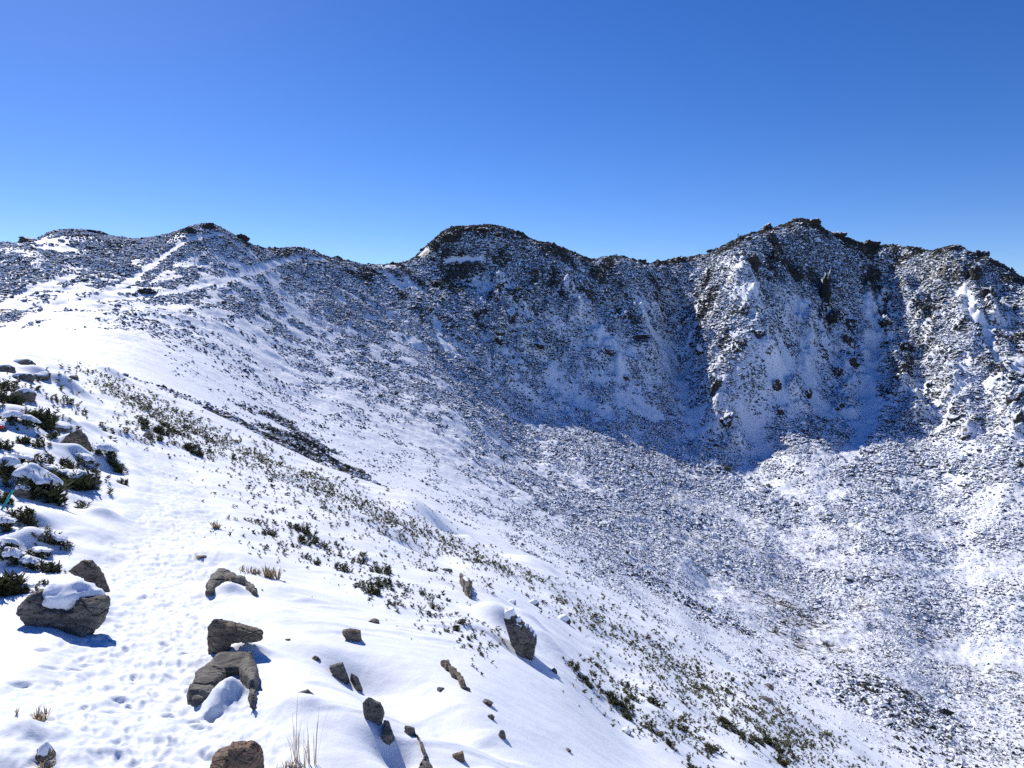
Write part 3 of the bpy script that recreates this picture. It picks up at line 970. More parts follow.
# crags standing out of the far faces
CRAGS = [
    (437, 246, 16, 12, 'farbare', "leftmost dark tooth of the middle summit crest"), (447, 240, 16, 14, 'farbare', "second dark tooth from the left on the middle summit crest"),
    (457, 236, 13, 10, 'farbare', "third dark tooth on the middle summit crest"), (467, 231, 10, 8, 'farbare', "dark tooth just left of the middle summit top"),
    (484, 230, 12, 7, 'farbare', "dark knob just right of the middle summit top"), (498, 235, 10, 6, 'farbare', "small dark knob on the right shoulder of the middle summit"),
    (499, 300, 9, 16, 'far', "snow streaked crag high on the shaded face of the middle mountain"), (511, 318, 15, 22, 'far', "largest dark crag on the shaded face of the middle mountain"),
    (500, 342, 12, 12, 'far', "low crag under the largest crag of the shaded face"), (540, 346, 20, 12, 'far', "wide dark crag at the foot of the shaded face"),
    (560, 278, 10, 8, 'far', "small crag high in the middle of the shaded face"), (625, 318, 16, 12, 'far', "dark crag on the right half of the shaded face"),
    (612, 352, 14, 12, 'far', "crag low on the shaded face beside a snow chute"), (640, 335, 16, 8, 'far', "ledge like crag under the right end of the shaded face"), (626, 378, 10, 14, 'far', "narrow crag pointing down the chute of the shaded face"),
    (715, 388, 12, 20, 'far', "crag rib left of the long snow gully"), (728, 418, 14, 20, 'far', "lowest crag left of the long snow gully"), (700, 352, 10, 12, 'far', "crag beside the top of the long snow gully"),
    (752, 268, 12, 18, 'farbare', "dark crag on the left shoulder of the right summit"), (745, 310, 16, 16, 'far', "crag on the sunny rib below the right summit"), (760, 335, 14, 18, 'far', "second crag down the sunny rib below the right summit"), (776, 385, 14, 18, 'far', "lowest crag of the sunny rib below the right summit"),
    (826, 300, 14, 34, 'farbare', "tall black cliff in the shaded face under the right summit"), (832, 318, 14, 14, 'farbare', "foot of the black cliff under the right summit"), (846, 342, 12, 16, 'far', "snow capped crag below the black cliff"), (852, 362, 14, 14, 'far', "crag below the snow capped crag in the shaded face"), (838, 372, 14, 22, 'far', "long dark crag low in the shaded face of the right mountain"), (840, 408, 8, 14, 'far', "small crag at the foot of the right shaded face"), (808, 395, 8, 14, 'far', "small snowy crag low on the right mountain"), (782, 412, 10, 14, 'far', "crag above the bowl left of the right shaded face"),
    (886, 323, 12, 12, 'far', "dark crag in the middle of the right slope"), (888, 340, 8, 7, 'far', "little crag under the dark crag of the right slope"), (905, 345, 12, 8, 'far', "flat snowy crag on the right slope"), (930, 385, 8, 8, 'far', "small crag low on the right slope"),
    (938, 258, 9, 7, 'far', "pale boulder under the dark crest of the rightmost top"), (952, 249, 12, 6, 'farbare', "dark knob on the rightmost top"), (975, 278, 14, 20, 'farbare', "dark crag band dropping from the rightmost top"), (985, 292, 12, 12, 'farbare', "lower end of the dark crag band under the rightmost top"),
    (1012, 398, 16, 26, 'far', "tall dark crag at the right edge"), (1018, 420, 14, 18, 'far', "lower dark crag at the right edge"), (955, 420, 14, 14, 'far', "crag on the lower right slope left of the edge crags"), (965, 436, 12, 10, 'far', "lower crag of the pair on the right slope"),
    (148, 292, 17, 13, 'farbare', "dark wedge shaped rock beside the fork of the far trails"), (96, 231, 30, 6, 'farbare', "long dark rock lip on top of the left shoulder"), (30, 236, 18, 8, 'farbare', "dark rock rim on the left end of the shoulder"),
    (240, 229, 14, 6, 'farbare', "dark rock lip right of the left summit"), (192, 232, 14, 8, 'farbare', "dark crag left of the left summit top"), (208, 228, 14, 7, 'farbare', "dark crag at the left summit top"),
    (300, 249, 12, 5, 'farbare', "dark rock rim along the ridge right of the left summit"), (393, 264, 9, 5, 'farbare', "dark rock at the low saddle left of the middle summit"),
    (640, 262, 12, 6, 'farbare', "dark rock at the right saddle of the middle mountain"), (680, 262, 20, 7, 'farbare', "dark rock ledge left of the right summit"), (712, 250, 12, 6, 'farbare', "dark rock on the ridge climbing to the right summit"),
    (765, 231, 16, 10, 'farbare', "dark crag left of the right summit top"), (795, 222, 9, 5, 'farbare', "small cairn like knob on the right summit top"), (812, 223, 14, 6, 'farbare', "dark rock rim on the right summit top"), (838, 232, 18, 8, 'farbare', "dark rock rim right of the right summit top"), (868, 245, 18, 6, 'farbare', "dark rock rim between the right summit and the rightmost top"),
    (980, 256, 16, 7, 'farbare', "dark rock rim right of the rightmost top"),
    (435, 352, 8, 10, 'far', "small dark crag on the slope below the low saddle"), (348, 362, 12, 8, 'far', "dark rock in the scrub of the left slope"), (852, 682, 14, 9, 'far', "dark rock on the floor of the bowl"), (940, 724, 12, 8, 'far', "dark rock low on the bowl floor near the bottom right"), (618, 492, 16, 9, 'far', "dark rock among the scrub in the middle of the bowl"),
]
for k, (u, v, w, h, kind, lab) in enumerate(CRAGS):
    stone(lab, u, v, w, h, kind, 0, seed=100 + k, name="crag", hi=False, sink=.32 if kind == 'farbare' else .4, deep=1.0, rmin=60)
for o in col.objects:
    if o.name.startswith("crag"): o['category'] = "crag"

# ------------------------------------------------------------------ dwarf pine, grass, cord, post
def leaf_material(name, ca, cb, rough=.6):
    m, n, l, b = mat(name)
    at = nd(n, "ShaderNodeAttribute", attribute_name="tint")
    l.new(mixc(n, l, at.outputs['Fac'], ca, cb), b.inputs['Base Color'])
    b.inputs['Roughness'].default_value = rough
    b.inputs['Specular IOR Level'].default_value = .25
    return m


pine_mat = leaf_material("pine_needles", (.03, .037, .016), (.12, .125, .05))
straw_mat = leaf_material("dry_straw", (.36, .25, .12), (.55, .44, .27))
bark, bn_, bl_, bb_ = mat("bark")
bb_.inputs['Base Color'].default_value = (.09, .065, .045, 1)
bb_.inputs['Roughness'].default_value = .9


def blades(g, n_, h, spread, width, droop=.0, base_r=.02):
    """n narrow blades rising from a foot: bent ribbons of two triangles and a tip"""
    a = g.uniform(0, 2 * np.pi, n_)
    out = g.uniform(.1, 1, n_) * spread
    L = h * g.uniform(.6, 1.1, n_)
    d = np.stack([np.cos(a), np.sin(a)], 1)
    foot = np.c_[d * (base_r * g.uniform(0, 1, n_))[:, None], np.zeros(n_)]
    midp = foot + np.c_[d * (out * L * .45)[:, None], L * .6]
    tip = foot + np.c_[d * (out * L)[:, None], L * (1 - droop * g.uniform(.3, 1, n_))]
    side = np.c_[-d[:, 1], d[:, 0], np.zeros(n_)] * width / 2
    V = np.stack([foot - side, foot + side, midp - side * .9, midp + side * .9, tip], 1).reshape(-1, 3)
    f = np.array([[0, 1, 3], [0, 3, 2], [2, 3, 4]])
    Fq = (f[None] + (np.arange(n_) * 5)[:, None, None]).reshape(-1, 3)
    tint = np.repeat(g.uniform(0, 1, n_), 5)
    return V, Fq, tint


def sprig(g, n_=44, wb=.045):
    """one upright pine tip: needles all round a short stem, unit height"""
    s = g.uniform(.05, .9, n_)
    a = g.uniform(0, 2 * np.pi, n_)
    upw = .25 + .6 * s + g.uniform(-.12, .2, n_)
    d = np.stack([np.cos(a), np.sin(a), upw], 1)
    d /= np.linalg.norm(d, axis=1)[:, None]
    L = g.uniform(.26, .46, n_)
    foot = np.stack([np.zeros(n_), np.zeros(n_), s * .75], 1)
    tip = foot + d * L[:, None]
    side = np.cross(d, g.normal(size=(n_, 3)))
    side /= np.linalg.norm(side, axis=1)[:, None] + 1e-9
    side *= wb
    V = np.stack([foot - side * .6, foot + side * .6, (foot + tip) / 2 + side, tip], 1).reshape(-1, 3)
    f = np.array([[0, 1, 2], [0, 2, 3]])
    Fq = (f[None] + (np.arange(n_) * 4)[:, None, None]).reshape(-1, 3)
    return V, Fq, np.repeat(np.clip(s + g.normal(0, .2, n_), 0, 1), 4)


def tube(pts, rad, n_=8):
    pts = np.array(pts, float)
    VV, FF = [], []
    for k, p in enumerate(pts):
        d = pts[min(k + 1, len(pts) - 1)] - pts[max(k - 1, 0)]
        d /= np.linalg.norm(d)
        e = np.cross(d, (0, 0, 1)); e /= np.linalg.norm(e) + 1e-9
        f = np.cross(d, e)
        rk = rad[k] if hasattr(rad, '__len__') else rad
        VV += [p + (e * math.cos(a) + f * math.sin(a)) * rk for a in np.arange(n_) * 2 * np.pi / n_]
    for k in range(len(pts) - 1):
        for q in range(n_):
            FF.append([k * n_ + q, k * n_ + (q + 1) % n_, (k + 1) * n_ + (q + 1) % n_, (k + 1) * n_ + q])
    return np.array(VV), np.array(FF)


pg = np.random.default_rng(77)
SPRIGS = [sprig(pg) for _ in range(10)]
SMALL = [sprig(pg, 18, .10) for _ in range(8)]


def pine_mesh(name, pts, hs, g, lib, base=(0, 0, 0), wide=1.0):
    VV, FF, TT_ = [], [], []
    off = 0
    for (x, y, z), h in zip(pts, hs):
        V, Fq, t = lib[g.integers(len(lib))]
        a = g.uniform(0, 2 * np.pi); c, s = math.cos(a), math.sin(a)
        lx, ly = g.normal(0, .28, 2)
        wd = h * wide * g.uniform(.8, 1.25)
        W_ = np.stack([(V[:, 0] * c - V[:, 1] * s) * wd + lx * V[:, 2] * h + x, (V[:, 0] * s + V[:, 1] * c) * wd + ly * V[:, 2] * h + y, V[:, 2] * h + z], 1)
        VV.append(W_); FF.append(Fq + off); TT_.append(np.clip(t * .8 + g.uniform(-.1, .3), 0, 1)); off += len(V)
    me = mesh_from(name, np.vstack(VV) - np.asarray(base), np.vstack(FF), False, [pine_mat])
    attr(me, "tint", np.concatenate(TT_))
    return me


def stems_mesh(pts, hs, base):
    """the woody limb creeping under the tufts and rising into the tallest"""
    k = np.argsort(-np.asarray(hs))[:4]
    q = [np.array(pts[i], float) + (0, 0, .12 * hs[i]) for i in sorted(k, key=lambda i: pts[i][0])]
    q.append(q[-1] + np.array([.15, 0, .75]) * hs[k[0]])
    V, Fq = tube(q, [.09 * hs[k[0]] * s for s in np.linspace(1, .4, len(q))], 6)
    return mesh_from("branch", V - np.asarray(base), Fq, True, [bark])


pine_count = 0


def dwarf_pine(label, u, v, wpx, hpx, n_, group, cap=0.0, rmin=3.5, dep=.8, tip=1.0, small=False):
    g = np.random.default_rng(int(u * 7 + v * 13 + 1000))
    x, y = hit_xy(u, v, rmin=rmin)
    r = math.hypot(x, y)
    w = wpx * r / F / 2
    h = hpx * r / F
    n_ = max(3, n_)
    q = g.normal(0, .36 if small else .5, (n_, 2))
    px_, py_ = x + q[:, 0] * w, y + q[:, 1] * w * dep
    pz_ = gz(px_, py_)
    rad = np.hypot(q[:, 0], q[:, 1])
    hs_ = h * tip * g.uniform(.55, 1.1, n_) * (1.1 - .35 * np.minimum(rad, 1.2))
    pts_ = np.stack([px_, py_, pz_ - .12 * hs_], 1)
    base = (x, y, float(gz(x, y)) - .02)
    if small:
        o = link("dwarf_pine", pine_mesh("dwarf_pine", pts_, hs_, g, SPRIGS, base), category="dwarf pine", label=label)
        o.location = base
        if group: o['group'] = group
        return o
    o = bpy.data.objects.new("dwarf_pine", None)
    o.empty_display_size = .1
    o.location = base
    col.objects.link(o)
    o['label'] = label; o['category'] = "dwarf pine"
    if group: o['group'] = group
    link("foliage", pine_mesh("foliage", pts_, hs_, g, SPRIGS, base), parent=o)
    link("branch", stems_mesh(pts_, hs_, base), parent=o)
    if cap > 0:
        # a few pillows of snow resting on the tips
        q3 = IV4.copy()
        sc_ = np.array([w * g.uniform(.6, .8), w * dep * g.uniform(.5, .7), h * cap * g.uniform(.16, .26)])
        # one drape of snow with fingers, lower at its rim
        ang = np.arctan2(q3[:, 1], q3[:, 0])
        lob = 1 + .42 * noise2(np.cos(ang) * 1.6 + u, np.sin(ang) * 1.6 + v) + .2 * noise2(np.cos(ang) * 4 + u, np.sin(ang) * 4)
        q3[:, :2] *= lob[:, None]
        q3[:, 2] += .35 * fbm3(q3 * 1.8 + u, 3) - .35 * (q3[:, 0] ** 2 + q3[:, 1] ** 2)
        V = q3 * sc_
        V = V + np.array([x, y, 0])
        V[:, 2] += gz(V[:, 0], V[:, 1]) * .6 + .4 * float(gz(x, y)) + h * .6
        VV, FF = [V], [IF4]
        link("snow_cap", mesh_from("snow_cap", np.vstack(VV) - np.array(base), np.vstack(FF), True, [snow]), parent=o)
    return o


M = [  # creeping pines of the left mound: column, row, width, height in pixels, tips, snow, what singles it out
    (38, 486, 52, 24, 34, 1, "wide dark dwarf pine under snow pillows, just above the smooth snow dome"), (76, 486, 44, 22, 28, 1, "wide dark dwarf pine at the right end of the row above the smooth snow"), (92, 480, 20, 16, 12, 0, "dwarf pine with a rusty tip reaching onto the path"),
    (58, 478, 30, 16, 18, 1, "dwarf pine squeezed between the two wide dark pines"), (104, 452, 26, 12, 14, 1, "dwarf pine right of the pointed snow heap"), (118, 470, 12, 14, 8, 0, "dwarf pine at the right rim of the mound, lower one"), (121, 482, 10, 10, 6, 0, "lowest dwarf pine on the right rim of the mound"), (112, 462, 12, 10, 7, 0, "dwarf pine at the right rim of the mound, upper one"),
    (86, 464, 26, 14, 12, 1, "dwarf pine in front of the pointed snow heap"), (68, 467, 20, 12, 10, 0, "dwarf pine left below the pointed snow heap"), (24, 462, 26, 11, 12, 1, "dwarf pine with a flat snow shelf in mid mound"), (44, 460, 22, 10, 9, 0, "dwarf pine with few tips in mid mound"), (8, 470, 24, 16, 14, 1, "dwarf pine at the left edge beside the wide dark pine"), (40, 444, 18, 10, 9, 0, "thin dwarf pine left of the pointed snow heap"), (22, 442, 14, 10, 8, 0, "short dwarf pine sticking from a hummock in mid mound"), (5, 446, 14, 13, 10, 0, "dark dwarf pine at the left edge in mid mound"),
    (40, 424, 22, 20, 20, 0, "tallest dark dwarf pine in the upper mound"), (50, 428, 16, 12, 10, 0, "dwarf pine leaning right beside the tallest one of the upper mound"), (54, 436, 10, 10, 7, 0, "small dwarf pine below the tallest one of the upper mound"), (30, 422, 20, 9, 10, 1, "flat dwarf pine left of the tallest one of the upper mound"), (12, 418, 22, 10, 12, 1, "spreading dwarf pine at the left of the upper mound"), (12, 402, 22, 14, 18, 0, "dense dwarf pine beside the brown rock of the upper mound"), (66, 400, 34, 7, 16, 0, "low dwarf pine lying along a snow lip above the snow heap"), (5, 388, 14, 10, 9, 0, "dwarf pine at the left edge near the mound top"), (32, 386, 16, 5, 7, 0, "few pine tips near the dark boulders of the mound top"),
    (26, 520, 22, 14, 16, 0, "bushy dwarf pine tip on the smooth snow by the turquoise cord"), (6, 526, 22, 12, 14, 1, "snow laden dwarf pine at the left edge by the turquoise cord"), (3, 500, 14, 12, 12, 0, "dark dwarf pine behind the turquoise cord"), (58, 541, 26, 10, 14, 1, "feathery dwarf pine reaching right over the snow"), (44, 540, 18, 9, 9, 0, "dwarf pine tips left of the feathery pine"), (12, 545, 22, 10, 12, 1, "dwarf pine at the left edge, level with the feathery pine"), (42, 554, 24, 10, 13, 1, "dwarf pine under the feathery pine"), (12, 558, 22, 12, 14, 1, "dwarf pine at the left edge under a curled snow shelf"), (30, 564, 24, 10, 13, 1, "dwarf pine above the snow shelf behind the slab rock"), (52, 570, 24, 12, 15, 0, "dwarf pine just above the dark pointed rock"), (8, 592, 24, 24, 30, 0, "bright green dwarf pine at the left edge beside the slab rock"), (26, 590, 22, 10, 12, 1, "dwarf pine half under snow left of the slab rock"), (42, 582, 14, 8, 7, 0, "dwarf pine tips between the slab rock and the pointed rock"),
]
for u, v, w, h, n_, cp, lab in M:
    dwarf_pine(lab, u, v + 2, w, h, int(n_ * 1.25), None, cap=.8 * cp)

PATCH = [  # polygon in the photo, plants, px size, label stem, group
    ([(240, 520), (300, 524), (345, 545), (395, 575), (425, 610), (410, 615), (350, 585), (300, 560), (270, 540)], 46, (9, 26, 6, 11), "dwarf pine tuft in the dark patch above the golden grass", "pine tufts above the golden grass"),
    ([(420, 590), (450, 600), (490, 640), (500, 660), (470, 655), (430, 620)], 24, (7, 18, 5, 9), "dwarf pine tuft in the sparse patch left of the hooded boulder", "pine tufts left of the hooded boulder"),
    ([(560, 650), (600, 668), (650, 700), (700, 740), (740, 768), (690, 775), (640, 730), (585, 690)], 44, (8, 22, 6, 11), "olive dwarf pine tuft in the long patch running to the bottom edge", "pine tufts of the long lower patch"),
    ([(715, 718), (760, 728), (810, 760), (790, 772), (740, 745)], 22, (9, 24, 6, 11), "dwarf pine tuft in the lower right patch on the slope edge", "pine tufts of the lower right patch"),
    ([(140, 418), (180, 432), (215, 452), (205, 460), (170, 446), (140, 430)], 30, (7, 16, 5, 10), "dwarf pine tuft on the dark rim right of the far bend of the path", "pine tufts by the bend of the path"),
]


def in_poly(pt, poly):
    c = False
    for (x0, y0), (x1, y1) in zip(poly, poly[1:] + poly[:1]):
        if (y0 > pt[1]) != (y1 > pt[1]) and pt[0] < (x1 - x0) * (pt[1] - y0) / (y1 - y0) + x0: c = not c
    return c


qg = np.random.default_rng(91)
for poly, cnt, (w0, w1, h0, h1), lab, grp in PATCH:
    a = np.array(poly)
    done = 0
    while done < cnt:
        u, v = qg.uniform(a[:, 0].min(), a[:, 0].max()), qg.uniform(a[:, 1].min(), a[:, 1].max())
        if not in_poly((u, v), poly): continue
        k = qg.uniform() ** 1.6
        dwarf_pine(lab, u, v, w0 + (w1 - w0) * k, h0 + (h1 - h0) * k, int(3 + 9 * k), grp, small=True)
        done += 1

# the thousands of small tips along the rim of the near slope
LINES = [  # polyline, spread px, count, px height
    ([(75, 372), (110, 388), (160, 412), (210, 436), (270, 465), (340, 495), (420, 532), (480, 558), (540, 585)], 6, 1700, 2.2),
    ([(130, 400), (180, 425), (240, 455), (300, 480), (360, 508), (430, 540)], 12, 900, 2.3),
    ([(540, 580), (590, 612), (640, 640), (700, 675), (760, 710), (830, 750)], 12, 900, 2.4),
    ([(560, 600), (600, 625), (640, 655), (690, 690), (740, 715)], 9, 330, 2.8),
    ([(130, 415), (190, 448), (250, 478), (330, 515), (420, 560), (500, 590)], 17, 600, 2.6),
    ([(640, 650), (720, 700), (800, 745), (880, 790)], 18, 1000, 2.4),
    ([(250, 530), (330, 560), (420, 610), (500, 650)], 15, 320, 2.8),
    ([(580, 665), (650, 715), (720, 765)], 14, 300, 3.4),
    ([(0, 380), (30, 410), (60, 440), (100, 470)], 26, 160, 4),
]
TP, THs = [], []
for line, spr, cnt, hp in LINES:
    L_ = np.array(line, float)
    sg = np.hypot(*np.diff(L_, axis=0).T); cm = np.r_[0, np.cumsum(sg)]
    for k in range(cnt):
        s = qg.uniform(0, cm[-1])
        off_ = qg.normal(0, spr)
        cl = noise2(np.array([s / 22.0 + spr]), np.array([hp * 3.7 + off_ / 7]))[0] + .5 * noise2(np.array([s / 6.0]), np.array([spr + off_ / 3]))[0]
        if cl < .0 and qg.uniform() < .85: continue
        u = np.interp(s, cm, L_[:, 0]) + off_ * .5 + qg.normal(0, 2)
        v = np.interp(s, cm, L_[:, 1]) - off_ * .8 + qg.normal(0, 1.5)
        x, y = hit_xy(u, v)
        r = math.hypot(x, y)
        if r > 70: continue
        mat_ = 1 if qg.uniform() < .8 else 3
        for q in range(int(qg.integers(1, 4)) * mat_):
            xx, yy_ = x + qg.normal(0, .005 * r * mat_), y + qg.normal(0, .007 * r * mat_)
            h = hp * r / F * min(2.2, float(np.exp(qg.normal(-.2, .45))))
            TP.append((xx, yy_, 0)); THs.append(h)
TP = np.array(TP); TP[:, 2] = gz(TP[:, 0], TP[:, 1]) - .1 * np.array(THs)
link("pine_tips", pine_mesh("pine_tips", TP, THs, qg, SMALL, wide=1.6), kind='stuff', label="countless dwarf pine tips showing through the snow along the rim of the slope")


def grass(label, u, v, wpx, hpx, n_, spread=.8, droop=.2, width=.006, rmin=3.5, clumps=5):
    g = np.random.default_rng(int(u * 3 + v))
    x, y = hit_xy(u, v, rmin=rmin)
    r = math.hypot(x, y)
    w, h = wpx * r / F / 2, hpx * r / F
    VV, FF, TT_, off = [], [], [], 0
    for k in range(clumps):
        V, Fq, t = blades(g, n_ // clumps, h * g.uniform(.6, 1.1), spread, max(width, .7 * r / F), droop, w * .25)
        xx, yy_ = x + g.normal(0, .45) * w, y + g.normal(0, .3) * w
        V = V + np.array([xx, yy_, float(gz(xx, yy_)) - .01])
        VV.append(V); FF.append(Fq + off); TT_.append(t); off += len(V)
    base = np.array([x, y, float(gz(x, y))])
    me = mesh_from("grass_tuft", np.vstack(VV) - base, np.vstack(FF), False, [straw_mat])
    attr(me, "tint", np.concatenate(TT_))
    o = link("grass_tuft", me, category="grass tuft", label=label)
    o.location = base
    return o


grass("golden dry grass tuft beside the dwarf pine patch, larger of the pair", 268, 577, 20, 16, 130, .9, .4)
grass("golden dry grass tuft left of the larger one in the pair", 250, 572, 22, 9, 90, 1.2, .5)
grass("small golden grass tuft behind the dark hooked rock", 240, 580, 10, 6, 40, 1.0, .4)
grass("leaning golden grass tuft on the right edge of the path", 215, 528, 14, 10, 80, 1.3, .6)
grass("faint dry grass tuft above the leaning golden one", 232, 519, 8, 5, 30, 1, .4)
grass("orange dry grass tuft on a snow lump in the bottom left", 40, 721, 12, 15, 90, 1.1, .7, rmin=3.6)
grass("bent straw blade left of the orange grass tuft", 17, 714, 6, 10, 8, .8, .3, rmin=3.6, clumps=1)
grass("straw tuft against the fawn stone in the bottom left corner", 45, 768, 14, 12, 60, 1.2, .6, rmin=3.6)
grass("tall thin pale grass stems at the bottom edge right of the block rock", 300, 765, 40, 66, 34, .42, .02, .003, rmin=3.6, clumps=6)
grass("short dry grass at the foot of the tall pale stems", 293, 770, 34, 10, 90, 1.0, .4, rmin=3.6)
grass("single straw blades on the snow left of the pine patch", 575, 688, 8, 8, 8, .6, .2, clumps=2)

# turquoise cord at the left edge
cordm, cn_, cl_, cb_ = mat("turquoise_cord")
cb_.inputs['Base Color'].default_value = (.02, .42, .36, 1)
cb_.inputs['Roughness'].default_value = .5
thc, rc = hit(4, 512)
rc -= .25
cp = []
for q in np.linspace(0, 1, 9):
    u, v = -16 + 29 * q, 530 - 40 * q + 4 * math.sin(q * math.pi)
    th, t = ray(u, v)
    r_ = rc + .55 * q
    cp.append((r_ * math.sin(th), r_ * math.cos(th), r_ * t))
V_, F_ = tube(cp, .018)
link("cord", mesh_from("cord", V_, F_, True, [cordm]), category="cord", label="taut turquoise cord slanting up to the snow dome at the left edge")
# small red paint spot, part of its rock
redm, _, _, rb_ = mat("red_paint")
rb_.inputs['Base Color'].default_value = (.5, .02, .02, 1)
bo = np.array(o_.location)
th, t = ray(1.0, 427.0)
rr0 = math.hypot(bo[0], bo[1]) - .22
Vr = IV3 * np.array([.07, .05, .05]) + np.array([rr0 * math.sin(th), rr0 * math.cos(th), rr0 * t]) - bo
link("paint_mark", mesh_from("paint_mark", Vr, IF3, True, [redm]), parent=o_)
# marker post on the ridge left of the right summit
postm, _, _, pb_ = mat("weathered_wood")
pb_.inputs['Base Color'].default_value = (.05, .045, .045, 1)
x, y = hit_xy(738, 239, rmin=60)
z = float(gz(x, y))
V_, F_ = tube([(0, 0, -.3), (0, 0, .1), (.01, 0, 1.5), (.01, 0, 2.5), (.01, 0, 2.55)], [.2, .2, .19, .18, .02])
po = link("marker_post", mesh_from("marker_post", V_, F_, True, [postm]), category="post", label="tiny dark post standing on the ridge left of the right summit")
po.location = (x, y, z + .2)
Vb = np.array([(sx * .34, sy * .05, sz * .16) for sx in (-1, 1) for sy in (-1, 1) for sz in (-1, 1)]) + np.array([.01, -.24, 2.1])
Fb = np.array([[0, 1, 3, 2], [4, 6, 7, 5], [0, 4, 5, 1], [2, 3, 7, 6], [0, 2, 6, 4], [1, 5, 7, 3]])
link("board", mesh_from("board", Vb, Fb, False, [postm]), parent=po)

# snow banked against and into the stones after they are set
for u, v, sx, sy, a_, h, p_ in [(225, 698, .14, .18, 0, .15, 1.3), (232, 590, .2, .12, -.3, .1, 1.2), (78, 460, .42, .3, 0, .42, .9), (248, 650, .22, .1, -.2, .09, 1.2), (238, 785, .3, .15, 0, .03, 1.2), (497, 626, .55, .32, -.7, .42, 1.2), (526, 616, .4, .25, -.6, .12, 1.2),
                             (352, 715, .4, .25, -.8, .03, 1.2), (200, 660, .25, .15, 0, .05, 1.2), (300, 702, .2, .12, 0, .06, 1.2), (90, 600, .3, .15, 0, .05, 1.2)]:
    x, y = hit_xy(u, v)
    bump(x, y, sx, sy, a_, h, p=p_)
# snow heap lying in the hollow of the slab rock
slab = [o for o in col.objects if o.get('label', '').startswith("big blocky grey slab")][0]
th, t = ray(62, 602)
rb = math.hypot(slab.location.x, slab.location.y)
q3 = IV4 * np.array([.29, .26, .17]) * (1 + .28 * fbm3(IV4 * 1.5, 3))[:, None] + np.array([rb * math.sin(th), rb * math.cos(th) + .17, rb * t]) - np.array(slab.location)
link("snow_cap", mesh_from("snow_cap", q3, IF4, True, [snow]), parent=slab)
# ------------------------------------------------------------------ the ground, cut into slope, path and peaks (one continuous surface)
Vg = np.empty((nR * nT + 1, 3), np.float32)
Vg[:-1, 0], Vg[:-1, 1], Vg[:-1, 2] = Xw.ravel(), Yw.ravel(), Z.ravel()
Vg[-1] = (0, 0, -1.6)
gi, gj = np.meshgrid(np.arange(nR - 1), np.arange(nT), indexing='ij')
gj2 = (gj + 1) % nT
Q = np.stack([(gi + 1) * nT + gj, (gi + 1) * nT + gj2, gi * nT + gj2, gi * nT + gj], -1)
th_c = Tm[:-1]
tt = Z[:-1] / Rm[:-1]
yy = (tt * CP * np.cos(th_c) + SP * np.cos(th_c)) / np.maximum(.05, (CP * np.cos(th_c) - tt * SP))      # rough picture row, only to say which peak a face belongs to
uu = 512 + F * np.tan(np.clip(th_c, -1.2, 1.2))
vv = 335 - F * tt
cls = np.where(Rm[:-1] < 66, 0, np.where(uu < 385 + (vv - 263) * .75, 2, np.where(uu < 655 + (vv - 263) * .55, 3, 4)))
cls = np.where(pathmask[:-1] & (Rm[:-1] < 80), 1, cls)
cls = np.where(farpath[:-1], 5, cls)
cap_n = nT
names = {0: ("snow_slope", snow, "near snow slope falling away to the right of the trodden path"),
         1: ("path", trodden, "trodden snow path with boot prints running down the near ridge"),
         2: ("mountain", snow_far, "left mountain shoulder with snowy trails and scrub below a low dark top"),
         3: ("mountain", snow_far, "middle mountain with a rocky dark top and a shaded blue face"),
         4: ("mountain", snow_far, "right mountain, the tallest dark summit above the scrubby bowl"),
         5: ("path", snow, "thin white trails crossing the far mountain shoulder")}
for k, (nm, m_, lab) in names.items():
    q = Q[cls == k]
    if len(q) == 0: continue
    idx, inv = np.unique(q.ravel(), return_inverse=True)
    me = mesh_from(nm, Vg[idx], inv.reshape(-1, 4), True, [m_])
    if k in (2, 3, 4):
        attr(me, "cover", np.r_[cover.ravel(), 0][idx])
        attr(me, "bare", np.r_[bare.ravel(), 0][idx])
    link(nm, me, kind='structure', label=lab)
# the spot underfoot
ring = np.arange(nT)
capf = np.stack([ring, (ring + 1) % nT, np.full(nT, nT)], 1)[:, ::-1]
link("ground", mesh_from("ground", np.vstack([Vg[:nT], Vg[-1:]]), capf[:, ::-1], True, [snow]), kind='structure')
# ------------------------------------------------------------------ far scrub (nobody could count it)
def ico(sub):
    import bmesh
    bm = bmesh.new()
    bmesh.ops.create_icosphere(bm, subdivisions=sub, radius=1)
    bm.verts.ensure_lookup_table()
    V = np.array([v.co[:] for v in bm.verts])
    Fc = np.array([[v.index for v in f.verts] for f in bm.faces])
    bm.free()
    return V, Fc


def scrub_templates(k, seed, sub=2):
    g = np.random.default_rng(seed)
    V0, F0 = ico(sub)
    keepf = V0[F0].mean(1)[:, 2] > -.25
    F0 = F0[keepf]
    idx, inv = np.unique(F0.ravel(), return_inverse=True)
    V0, F0 = V0[idx], inv.reshape(-1, 3)
    out = []
    for q in range(k):
        n_ = fbm3(V0 * 1.5 + q * 7.3, 3, .6)
        V = V0 * (1 + .55 * n_ + g.uniform(-.3, .3, len(V0)))[:, None]
        V[:, 2] = np.maximum(V[:, 2], -.3)
        out.append(V.astype(np.float32))
    return out, F0


tmpl, Ft = scrub_templates(16, 5, 1)



